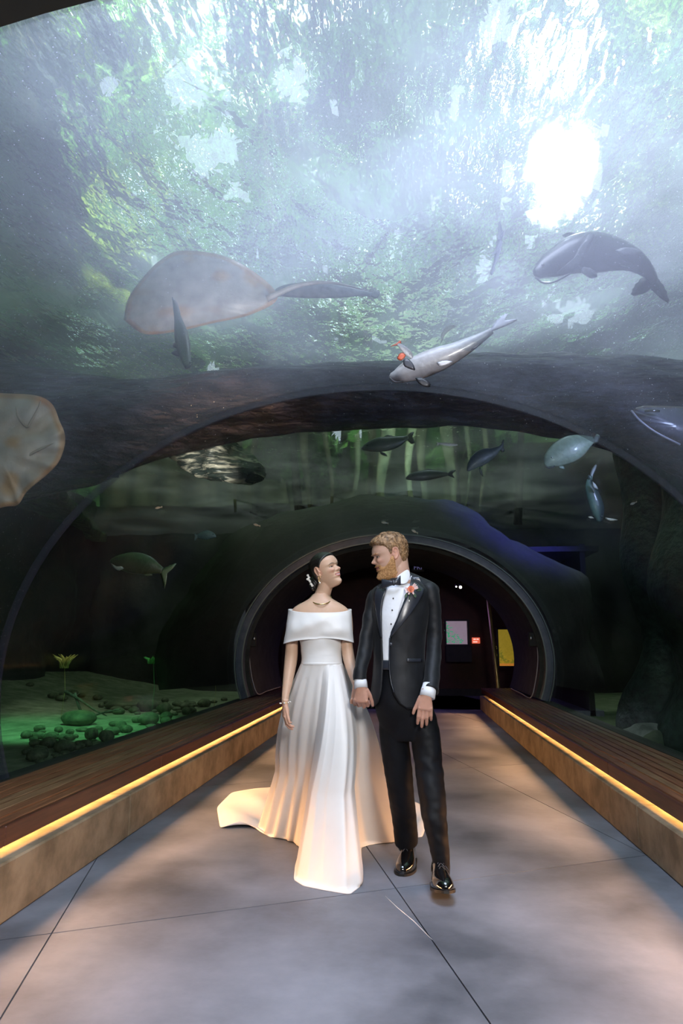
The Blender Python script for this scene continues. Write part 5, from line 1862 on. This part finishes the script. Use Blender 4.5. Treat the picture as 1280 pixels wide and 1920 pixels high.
# shoulders closed over the top
SHD = [(1073, 754, 768, .045), (1078, 747, 781, .055), (1084, 735, 794, .064), (1091, 719, 809, .072), (1098, 706, 819, .078), (1106, 697, 823, .082), (1116, 692, 822, .080)]
mesh('jacket_shoulder', loft(dens([(p, (l + r) / 2, (r - l) / 2, d) for p, l, r, d in SHD], 20), YM + 0.040, 64), M['suit'], jk)
for nm, rws, sd_ in (('jacket_sleeve', [(706, 1110, 10, YM), (701, 1120, 14, YM), (696, 1150, 15.5, YM), (689, 1184, 14.5, YM - .02), (683, 1222, 14.5, YM - .05), (676, 1255, 13.2, YM - .09), (673.5, 1276, 13.0, YM - .105)], 1),
                     ('jacket_sleeve', [(800, 1098, 14, YM + .01), (806, 1112, 18, YM), (812, 1145, 15.5, YM), (814, 1185, 15.2, YM + .01), (813, 1222, 15.5, YM - .02), (810, 1262, 16, YM - .09), (806, 1296, 17, YM - .155)], 5)):
    v, f = limb(rws, 30, 70, 0.0045, sd_, 0.92)
    o = mesh(nm, (v, f), M['suit'], jk)
for rws in ([(675, 1266, 9.5, YM - .098), (676.5, 1290, 12.8, YM - .118)], [(805.5, 1284, 12.8, YM - .146), (800.5, 1307, 14.6, YM - .172)]):
    q = [P(a, b, d) for a, b, r_, d in rws]
    mesh('shirt_cuff', tube(np.array([q[0], q[0] * .5 + q[1] * .5, q[1]]), [rws[0][2] * SC(q[0]), (rws[0][2] * .25 + rws[1][2] * .75) * SC(q[0]), rws[1][2] * SC(q[0])], 28, frame=(0, -1, 0), flat=1.0), M['shirt'], sh)
# lapels
strip('lapel', [(1082, 771, 786), (1094, 769, 792), (1106, 768, 795), (1120, 762, 790), (1140, 752, 778), (1160, 745, 763), (1180, 736, 746), (1194, 731, 733)], 0.007, M['lapel'], jk, 8, 0.005)
strip('lapel', [(1096, 709, 726), (1108, 703, 723), (1125, 701, 717), (1145, 704, 714), (1165, 707, 714), (1185, 711, 715), (1196, 714, 716)], 0.007, M['lapel'], jk, 8, 0.005)
strip('pocket_flap', [(1235, 762, 791), (1241, 762, 791)], 0.006, M['lapel'], jk, 8, 0.003, 5)
strip('front_seam', [(1196, 729.5, 731.5), (1225, 729, 730.5), (1250, 729, 730.5), (1275, 731, 733), (1298, 737, 739)], 0.004, M['lapel'], jk, 2, 0.002)
mesh('jacket_button', ell(on_torso(732.5, 1208, 0.006), (0.009, 0.004, 0.009), 14, 8), M['lapel'], jk)
strip('waistcoat_band', [(1238, 712, 736), (1246, 712, 736), (1256, 712, 738)], -0.006, M['lapel'], groom, 6, 0.006, 6)

# trousers
mb = MB()
mb.add(loft(dens([(1246, 748, 41, .112), (1270, 748, 43, .118), (1300, 748, 47, .122), (1325, 752, 49, .120), (1345, 757, 50, .105), (1368, 762, 46, .085), (1388, 768, 36, .065)], 18), YM))
L1 = [(733, 1325, 24, YM), (738, 1380, 27, YM + .03), (746, 1441, 26.5, YM + .07), (752, 1490, 24.5, YM + .11), (757, 1530, 23.3, YM + .19), (762, 1580, 21.8, YM + .26)]
L2 = [(786, 1325, 26, YM), (797, 1380, 28, YM - .02), (804, 1440, 26.3, YM - .05), (811, 1500, 25.8, YM - .09), (816, 1545, 22.5, YM - .12), (824, 1590, 18.5, YM - .13), (827, 1623, 16.2, YM - .13)]
mb.add(limb(L1, 34, 80, 0.003, 3)); mb.add(limb(L2, 34, 80, 0.0065, 7))
v, f = remesh(mb.vf(), 0.0055, 8)
M['trouser'] = mat('black_trouser_wool', (0.0015, 0.0018, 0.003), (0.004, 0.005, 0.008), rough=0.6, scale=6, bump=0.004, bscale=8, spec=0.22)
mesh('trousers', (v, f), M['trouser'], groom)


for q in ([(762, 1560, 14, YM + .27), (762, 1592, 15, YM + .28)], [(829, 1600, 12, YM - .13), (830, 1640, 13, YM - .11)]):
    mesh('sock', limb([q[0], ((q[0][0] + q[1][0]) / 2, (q[0][1] + q[1][1]) / 2, 14, (q[0][3] + q[1][3]) / 2), q[1]], 18, 8), M['suit'], groom)


def shoe(heel, toe, lift, side):
    """heel and toe points of the sole (world); lift = pitch already in the points"""
    heel, toe = np.array(heel), np.array(toe)
    d = toe - heel
    L_ = np.linalg.norm(d); d /= L_
    up = np.array([0, 0, 1.0]); up -= d * np.dot(up, d); up /= np.linalg.norm(up)
    s = np.cross(d, up)
    prof = dens([(0, .020, .060), (.03, .034, .10), (.12, .040, .125), (.25, .041, .125), (.38, .042, .108), (.50, .048, .086), (.64, .054, .068), (.78, .052, .057), (.90, .041, .048), (.97, .024, .035), (1.0, .009, .020)], 34)
    rows_, so = [], []
    for l_, w_, h_ in prof:
        c = heel + d * L_ * l_ + s * side * 0.006 * math.sin(math.pi * l_)
        row = []
        for k in range(26):
            a = 2 * math.pi * k / 26
            z_ = math.sin(a)
            z2 = h_ * (abs(z_) ** .85) if z_ > 0 else 0.0
            row.append(c + s * w_ * math.copysign(abs(math.cos(a)) ** .85, math.cos(a)) + up * (0.012 + z2))
        rows_.append(row)
        so.append([c + s * (w_ + .004) * x + up * z for x, z in ((-1, 0.001), (1, 0.001), (1, 0.013), (-1, 0.013))])
    o = mesh('shoe', grid(rows_, closed=True, capends=True), M['patent'], groom)
    mesh('sole', grid(so, closed=True, capends=True), M['sole'], o, smooth=False)
    mb2 = MB()
    for j, l_ in enumerate((.34, .40, .46, .52)):
        w_, h_ = np.interp(l_, [p[0] for p in prof], [p[1] for p in prof]), np.interp(l_, [p[0] for p in prof], [p[2] for p in prof])
        c = heel + d * L_ * l_
        for sg in (1, -1):
            mb2.add(tube(cr([c + s * sg * .016 + up * (h_ + .004), c + up * (h_ + .0165), c - s * sg * .016 + d * .014 + up * (h_ + .002)], 9), .0018, 6))
    c = heel + d * L_ * .31
    for sg in (1, -1):
        mb2.add(tube(cr([c + up * .105, c + s * sg * .02 + up * .112 + d * .01, c + s * sg * .030 + up * .098 + d * .03, c + s * sg * .012 + up * .100 + d * .02], 14), .0018, 6))
        mb2.add(tube(cr([c + up * .105, c + s * sg * .022 + up * .098 + d * .035, c + s * sg * .036 + up * .08 + d * .05], 10), .0017, 6))
    mesh('shoelace', mb2.vf(), M['lapel'], o)
    # toe cap seam and welt line
    l_ = .70
    w_, h_ = .0475, .0535
    c = heel + d * L_ * l_
    mesh('toe_cap_seam', tube([c + s * w_ * math.cos(a) + up * (.013 + h_ * math.sin(a)) for a in np.linspace(.15, math.pi - .15, 16)], .0012, 5), M['patent'], o)
    return o


tb = G(753, 1644, 0.0)
shoe((tb[0] + 0.045, tb[1] + 0.310, 0.0), (tb[0], tb[1] + 0.0, 0.0), 0, -1)
shoe((0.140, 3.790, 0.004), (0.168, 3.485, 0.060), 0, 1)

# ------------------------------------------------------------------ boutonniere
bc = on_torso(770, 1105, 0.030)
bo = thing('boutonniere', 'coral flower boutonniere with pale petals pinned on the black lapel', 'flower', tuple(bc))
rg = random.Random(9)


def petal(c, d, L_, w_, cup):
    d = np.array(d, float); d /= np.linalg.norm(d)
    n = np.array([0, -1, 0.0]); n -= d * np.dot(n, d) * .9; n /= np.linalg.norm(n)
    s = np.cross(d, n)
    rows_ = []
    for t_ in np.linspace(0, 1, 6):
        ww = w_ * math.sin(math.pi * (0.12 + 0.80 * t_)) ** .7
        rows_.append([c + d * L_ * t_ + s * ww * u + n * cup * (t_ * t_ + 0.5 * u * u) for u in (-1, -.5, 0, .5, 1)])
    return grid(rows_)


for ring, (nn, L_, m_) in enumerate(((9, .021, 'coral'), (7, .015, 'coral'), (5, .010, 'coral'))):
    for k in range(nn):
        a = 2 * math.pi * k / nn + ring * .4
        solid(mesh('petal', petal(bc + np.array([0, -.006 * ring, 0]), (math.cos(a), -.25 - .35 * ring, math.sin(a)), L_, L_ * .42, .008), M[m_], bo), .0008)
for a in (.2, .45, .75, 1.0, 2.9, 3.3, 3.7, 4.3, 5.2):
    dd = (math.cos(a), -.2, math.sin(a))
    solid(mesh('pale_petal', petal(bc + np.array([.016 * math.cos(a), .006, .014 * math.sin(a)]), dd, .026 if a < 2 else .018, .005, .004), M['blush'], bo), .0008)
M['leafdark'] = mat('dark_leaf', (0.01, 0.03, 0.015), (0.03, 0.07, 0.03), rough=0.5)
for dx, dz, a in ((-.018, -.02, 4.2), (-.004, -.03, 4.6), (.012, -.02, 5.3), (.03, -.004, .1)):
    solid(mesh('leaf', petal(bc + np.array([dx, .010, dz]), (math.cos(a), -.1, math.sin(a)), .028, .008, .004), M['leafdark'], bo), .001)
mesh('stem', tube([bc + np.array([-.006, .004, -.03]), bc + np.array([-.010, .002, -.062])], [.0035, .0028], 8), M['leafdark'], bo)
mesh('stem_end', ell(bc + np.array([-.010, 0, -.062]), (.004, .004, .006), 8, 6), M['pearl'], bo)

# ================================================================== the bride
YB = 4.0
bride = thing('person', 'person in a white off shoulder satin gown with train, smiling up at the groom', 'person', (-0.48, 4.15, 0.0), 'couple')
SMILE_W = 1.0
hw_ = Pose((0.80, -0.56, 0.27), (-0.36, -0.04, 1.0), (-0.010, -0.068, 0.120), P(596.5, 1073, YB - 0.065), 0.905)
mb = MB()
mb.add(hw_.vf(headgrid(True, SMILE_W)))
for sd in (-1, 1): mb.add(hw_.vf(ear(sd, True)))
nb = P(601, 1128, YB + 0.015)
hb = hw_.w((-0.030, 0.0, 0.045)); hb2 = hw_.w((-0.040, 0, 0.10))
mb.add(rtube([hb2, hb, (hb * .55 + nb * .45), nb + np.array([0, 0, 0.01]), nb + np.array([0, 0, -0.05])], [.044, .047, .044, .051, .070], 24))
BT = dens([(1114, 601, 14, .046), (1121, 601, 20, .055), (1128, 601, 31, .064), (1134, 600, 42, .072), (1141, 600, 51, .080), (1149, 600, 53.5, .088), (1160, 600, 51, .096), (1178, 600, 45, .104), (1195, 601, 40, .100), (1220, 602, 36, .088), (1243, 603, 36, .086), (1265, 603, 28, .050, .02), (1310, 603, 22, .045, .04)], 40)
mb.add(loft(BT, YB, 44, 0.95))
mb.add(limb([(552, 1146, 11, YB), (548, 1175, 12, YB), (547, 1207, 11.5, YB), (545, 1238, 12, YB), (540, 1273, 9.8, YB - .03), (535, 1305, 7.0, YB - .06), (534.5, 1320, 6.6, YB - .07)], 22, 34))
mb.add(limb([(648, 1146, 11, YB), (650, 1175, 11.5, YB), (650, 1207, 11, YB - .01), (654, 1236, 11, YB - .03), (661, 1264, 8.5, YB - .08), (668, 1284, 7, YB - .12)], 22, 34))
WB = P(534.5, 1321, YB - .07)
mb.add(hand(WB, (-0.03, 0.0, -1), (1, 0.35, 0), (0.35, -1, 0), 0.86, ((.35, .55, .45), (.25, .5, .4), (.3, .6, .4), (.4, .6, .4)), (.92, .30, .18), 0.03, 0.15))
WB2 = P(669, 1287, YB - .135)
mb.add(hand(WB2, (0.02, -0.10, -1), (-0.05, -1, 0.0), (1, 0, 0.0), 0.88, ((.50, 1.15, .9), (.50, 1.2, .9), (.55, 1.2, .9), (.6, 1.15, .9)), (.75, .60, .30), 0.05, 0.4))
mb.add(limb([(612, 1290, 12, YB + .04), (616, 1400, 14, YB), (618, 1500, 11, YB - .01), (620, 1600, 8, YB - .01)], 16, 18))
mb.add(limb([(594, 1290, 12, YB + .06), (598, 1390, 14, YB + .26), (596, 1480, 11, YB + .48), (594, 1556, 8, YB + .66)], 16, 18))
v, f = remesh(mb.vf(), 0.0026, 1)
SKW, FLW = (0.66, 0.43, 0.30), (0.70, 0.34, 0.24)
mesh('body', (v, f), M['skin_w'], bride, col=skincol(v, hw_, SKW, (0.62, 0.17, 0.15), True, SMILE_W, FLW, ((WB + [0, 0, -.08], .12), (WB2 + [0, 0, -.08], .12))))
face_details(hw_, bride, True, SMILE_W, M['hair_w'], 0.1, 0.52)


def hairline_w(x): return interp([(-.11, .050), (-.075, .045), (-.050, .055), (-.040, .085), (-.034, .120), (-.028, .148), (-.010, .156), (.004, .146), (.012, .136), (.020, .150), (.035, .170), (.052, .182), (.070, .194), (.080, .199), (.10, .203)], x)


def hair_w(p, th):
    m = smooth01(-.003, .009, p[2] - hairline_w(p[0]))
    t_ = 0.007 + 0.003 * smooth01(.15, .21, p[2]) + 0.0007 * math.sin(th * 60) * m
    return -0.005 + m * (t_ + 0.004)


hh = mesh('hair', hw_.vf(headgrid(True, SMILE_W, hair_w, 170, 110)), M['hair_w'], bride)
# low knot at the nape
bun = hw_.w((-0.112, -0.012, 0.070))
rows_ = MB()
rows_.add(ell(bun, (.030, .036, .038), 24, 16))
for k in range(5):
    a0 = k * 1.2
    pts = [bun + np.array([.030 * math.cos(a + a0) * math.sin(a * .8 + .3), .035 * math.sin(a + a0) * math.sin(a * .8 + .3), .040 * math.cos(a * .8 + .3)]) for a in np.linspace(0, 3.2, 20)]
    rows_.add(rtube(pts, [.007] * 20, 8))
mesh('hair_knot', rows_.vf(), M['hair_w'], bride)
# floral hair pins at the back of the knot
hp = MB(); hp2 = MB()
for (px, py) in ((577, 1079), (579, 1083), (576.5, 1086), (581, 1090), (583, 1095), (585, 1098), (578.5, 1087)):
    q = P(px, py, YB - .03)
    for k in range(5):
        a = 2 * math.pi * k / 5
        hp.add(ell(q + np.array([.0045 * math.cos(a), -.002, .0045 * math.sin(a)]), (.0032, .0018, .0032), 8, 6))
    hp2.add(ell(q + np.array([0, -.004, 0]), (.002, .002, .002), 8, 6))
hp2.add(tube(cr([P(a, b, YB - .03) for a, b in ((577, 1079), (579, 1086), (581, 1091), (585, 1098))], 12), .0012, 5))
pin = mesh('hair_pin', hp.vf(), M['pearl'], bride)
mesh('gold_wire', hp2.vf(), M['gold'], pin)
# earring
lobe = hw_.w((-0.004, -0.077, 0.092))
er = mesh('earring', tube([lobe + np.array([.016 * math.cos(a) * .35, -.002, -.016 + .018 * math.sin(a)]) for a in np.linspace(0.4, 5.6, 22)], .0012, 6), M['gold'], bride)
mesh('pearl_drop', ell(lobe + np.array([.002, -.002, -.038]), (.0048, .0048, .0055), 12, 8), M['pearl'], er)
# necklace laid round the base of the neck
nk = [P(601 + 19.0 * math.cos(a) + 0.6, 1122.0 - 10.0 * math.sin(a), YB + 0.012 + (0.058) * math.sin(a)) for a in np.linspace(0, 2 * math.pi, 61)]
nk = [P(601.5 + 19.5 * math.cos(a), 1122.5 - 10.5 * math.sin(a), YB - 0.012 + 0.074 * math.sin(a)) for a in np.linspace(0, 2 * math.pi, 61)]
mesh('necklace', tube(nk, .0036, 8, cap=False), M['gold'], bride)
# bracelet with pearls
bcn = P(534.5, 1317.5, YB - .068)
br = mesh('bracelet', tube([bcn + np.array([.028 * math.cos(a), .026 * math.sin(a), 0.004 * math.cos(a)]) for a in np.linspace(0, 2 * math.pi, 31)], .0014, 6, cap=False), M['gold'], bride)
for a in np.linspace(0, 2 * math.pi, 9)[:-1]:
    mesh('pearl', ell(bcn + np.array([.029 * math.cos(a), .027 * math.sin(a), 0.004 * math.cos(a)]), (.0048, .0048, .0044), 10, 8), M['pearl'], br)

# gown -------------------------------------------------------------
def bodfold(a, s):
    fr = math.exp(-((a - 1.5 * math.pi) / 1.1) ** 2)
    return 0.012 + 0.020 * fr * (math.sin(s * 17 + 1.6 * math.cos(a) * 2) * 0.5) * (1 if s < .75 else .2)


mesh('bodice', loft(dens([(1172, 600, 47, .108), (1185, 600, 43.5, .112), (1198, 601, 39.5, .110), (1210, 602, 37.8, .101), (1222, 602, 37, .094), (1234, 603, 37, .091), (1245, 603, 38, .092)], 40), YB, 80, 0.96, cap=False, fold=bodfold), M['satin'], bride)
solid(bpy.context.scene.objects[-1] if False else C.objects[-1], 0.003)
mesh('waist_seam', loft(dens([(1241, 603, 38.6, .095), (1243, 603, 39.0, .097), (1245.5, 603, 38.8, .096)], 6), YB, 80, 0.96, cap=False), M['satin'], bride)
# off shoulder cape collar going round both arms
rows_ = []
nR = 26
for i in range(nR):
    s = i / (nR - 1)
    row = []
    for k in range(110):
        a = 2 * math.pi * k / 110
        c_, s_ = math.cos(a), math.sin(a)
        cx = 599.5 - 2.5 * s
        hwp = 58.5 + 6.6 * s ** 1.2
        topy = 1148.5 - 6.0 * abs(c_) ** 3
        boty = 1197 + 8.5 * abs(c_) ** 2.2 + (2 if c_ < 0 else 0)
        if s_ > 0: topy -= 6 * s_; boty -= 2 * s_
        py = topy + (boty - topy) * s
        dpth = (0.100 + 0.022 * math.sin(math.pi * min(1, s * 1.1)) + 0.012 * s)
        sy = math.copysign(abs(s_) ** 0.72, s_)
        cxx = math.copysign(abs(c_) ** 0.86, c_)
        fd = 0.0045 * math.sin(s * 7 + 2.6 * c_ + 1.2 * math.sin(3 * c_)) * (0.3 + abs(s_)) * math.sin(math.pi * s) + 0.006 * nz(c_ * 3.5, s * 2.4, s_ * 2 + 5) * math.sin(math.pi * min(1, s + .1))
        if s < 0.04 or s > 0.96: fd += 0.002
        y = YB + 0.0 + (dpth + fd) * sy
        q = P(cx + hwp * cxx, py, y)
        q[0] += fd * cxx
        row.append(q)
    rows_.append(row)
o = mesh('cape_collar', grid(rows_, closed=True), M['satin'], bride)
solid(o, 0.006, 0); subd(o, 1)

# skirt with front flap and train
wz = P(603, 1243, YB)
ctrl = [  # waist fraction, floor point (mx,my), end point (ex,ey), end z
    (0.110, -0.445, 3.690, -0.445, 3.665, 0.004),
    (0.150, -0.310, 3.645, -0.292, 3.615, 0.002),
    (0.180, -0.252, 3.740, -0.250, 3.735, 0.002),
    (0.192, -0.262, 4.050, -0.265, 4.050, 0.002),
    (0.202, -0.285, 4.380, -0.290, 4.380, 0.002),
    (0.215, -0.235, 4.470, -0.235, 4.460, 0.002),
    (0.232, -0.110, 4.500, -0.095, 4.530, 0.002),
    (0.252, -0.020, 4.620, 0.020, 4.640, 0.002),
    (0.275, 0.000, 4.750, 0.085, 4.660, 0.006),
    (0.310, 0.010, 4.850, 0.125, 5.100, 0.006),
    (0.370, -0.060, 5.050, 0.080, 5.600, 0.006),
    (0.450, -0.300, 5.200, -0.300, 6.100, 0.006),
    (0.550, -0.620, 5.200, -0.850, 6.200, 0.006),
    (0.630, -0.880, 5.100, -1.270, 6.000, 0.010),
    (0.680, -0.960, 5.000, -1.440, 5.800, 0.014),
    (0.720, -1.000, 4.930, -1.410, 5.250, 0.020),
    (0.755, -1.000, 4.850, -1.250, 4.740, 0.006),
    (0.785, -0.985, 4.780, -1.120, 4.780, 0.045),
    (0.812, -0.960, 4.700, -1.020, 4.760, 0.006),
    (0.880, -0.860, 4.560, -0.880, 4.570, 0.002),
    (0.960, -0.725, 4.480, -0.725, 4.520, 0.002),
    (1.030, -0.655, 4.360, -0.655, 4.360, 0.002),
    (1.055, -0.625, 4.020, -0.630, 4.020, 0.002),
    (1.075, -0.595, 3.820, -0.602, 3.800, 0.002),
    (1.090, -0.530, 3.745, -0.540, 3.715, 0.002),
]
ct = np.array(ctrl)
ext = np.vstack([ct[-3:] - [1, 0, 0, 0, 0, 0], ct, ct[:3] + [1, 0, 0, 0, 0, 0]])
NT, NS = 375, 84
ix = np.linspace(0, len(ct), NT, endpoint=False)
ik = np.arange(-3, len(ct) + 3)
ts = np.interp(ix, ik, ext[:, 0])
wfr = [np.interp(ix, ik, ext[:, j]) for j in range(1, 6)]
# smooth the outline a little
for _ in range(5):
    wfr = [(np.roll(a, 1) + 2 * a + np.roll(a, -1)) / 4 for a in wfr]
hwm = 38.8 * SC(wz)
rows_ = []
SB = 0.80
for i in range(NS):
    s = i / (NS - 1)
    row = []
    for k, t_ in enumerate(ts):
        a = 2 * math.pi * t_ - math.pi / 2
        W = np.array([wz[0] + hwm * math.cos(a), YB + 0.094 * math.sin(a), wz[2]])
        mx, my, ex, ey, ez = (wfr[j][k] for j in range(5))
        rear = min(1, max(0, math.hypot(ex - mx, ey - my) / 0.35))
        sb = 0.985 * (1 - rear) + SB * rear
        if s <= sb:
            u = s / sb
            g_ = 0.90 * u + 0.10 * u ** 3
            x, y = W[0] + (mx - W[0]) * g_, W[1] + (my - W[1]) * g_
            # hips push the upper skirt outward before it falls
            hb_ = 0.048 * math.sin(math.pi * min(1, u / 0.62)) ** 1.0
            x += hb_ * math.cos(a); y += hb_ * math.sin(a)
            z = wz[2] * (1 - u) + 0.006 * u
            A = (0.004 + 0.020 * u) * (1 - 0.6 * rear * u)
        else:
            u = (s - sb) / (1 - sb)
            x, y = mx + (ex - mx) * u, my + (ey - my) * u
            z = 0.006 + (ez - 0.006) * u + 0.030 * rear * math.sin(math.pi * u) * (0.5 + 0.5 * math.sin(t_ * 70))
            A = 0.004
        fo = 0.55 * math.sin(2 * math.pi * (t_ * 17 + 0.25 * nz(t_ * 5, s * 1.5, 1))) + 0.9 * nz(t_ * 16, s * 1.1, 2) + 0.4 * nz(t_ * 40, s * 2.0, 6)
        ridge = fo * A * (0.35 if s < .08 else 1)
        nx_, ny_ = math.cos(a), math.sin(a)
        row.append((x + nx_ * ridge, y + ny_ * ridge, max(z, 0.003)))
    rows_.append(row)
o = mesh('skirt', grid(rows_, closed=True), M['satin'], bride)
solid(o, 0.003, 1.0)
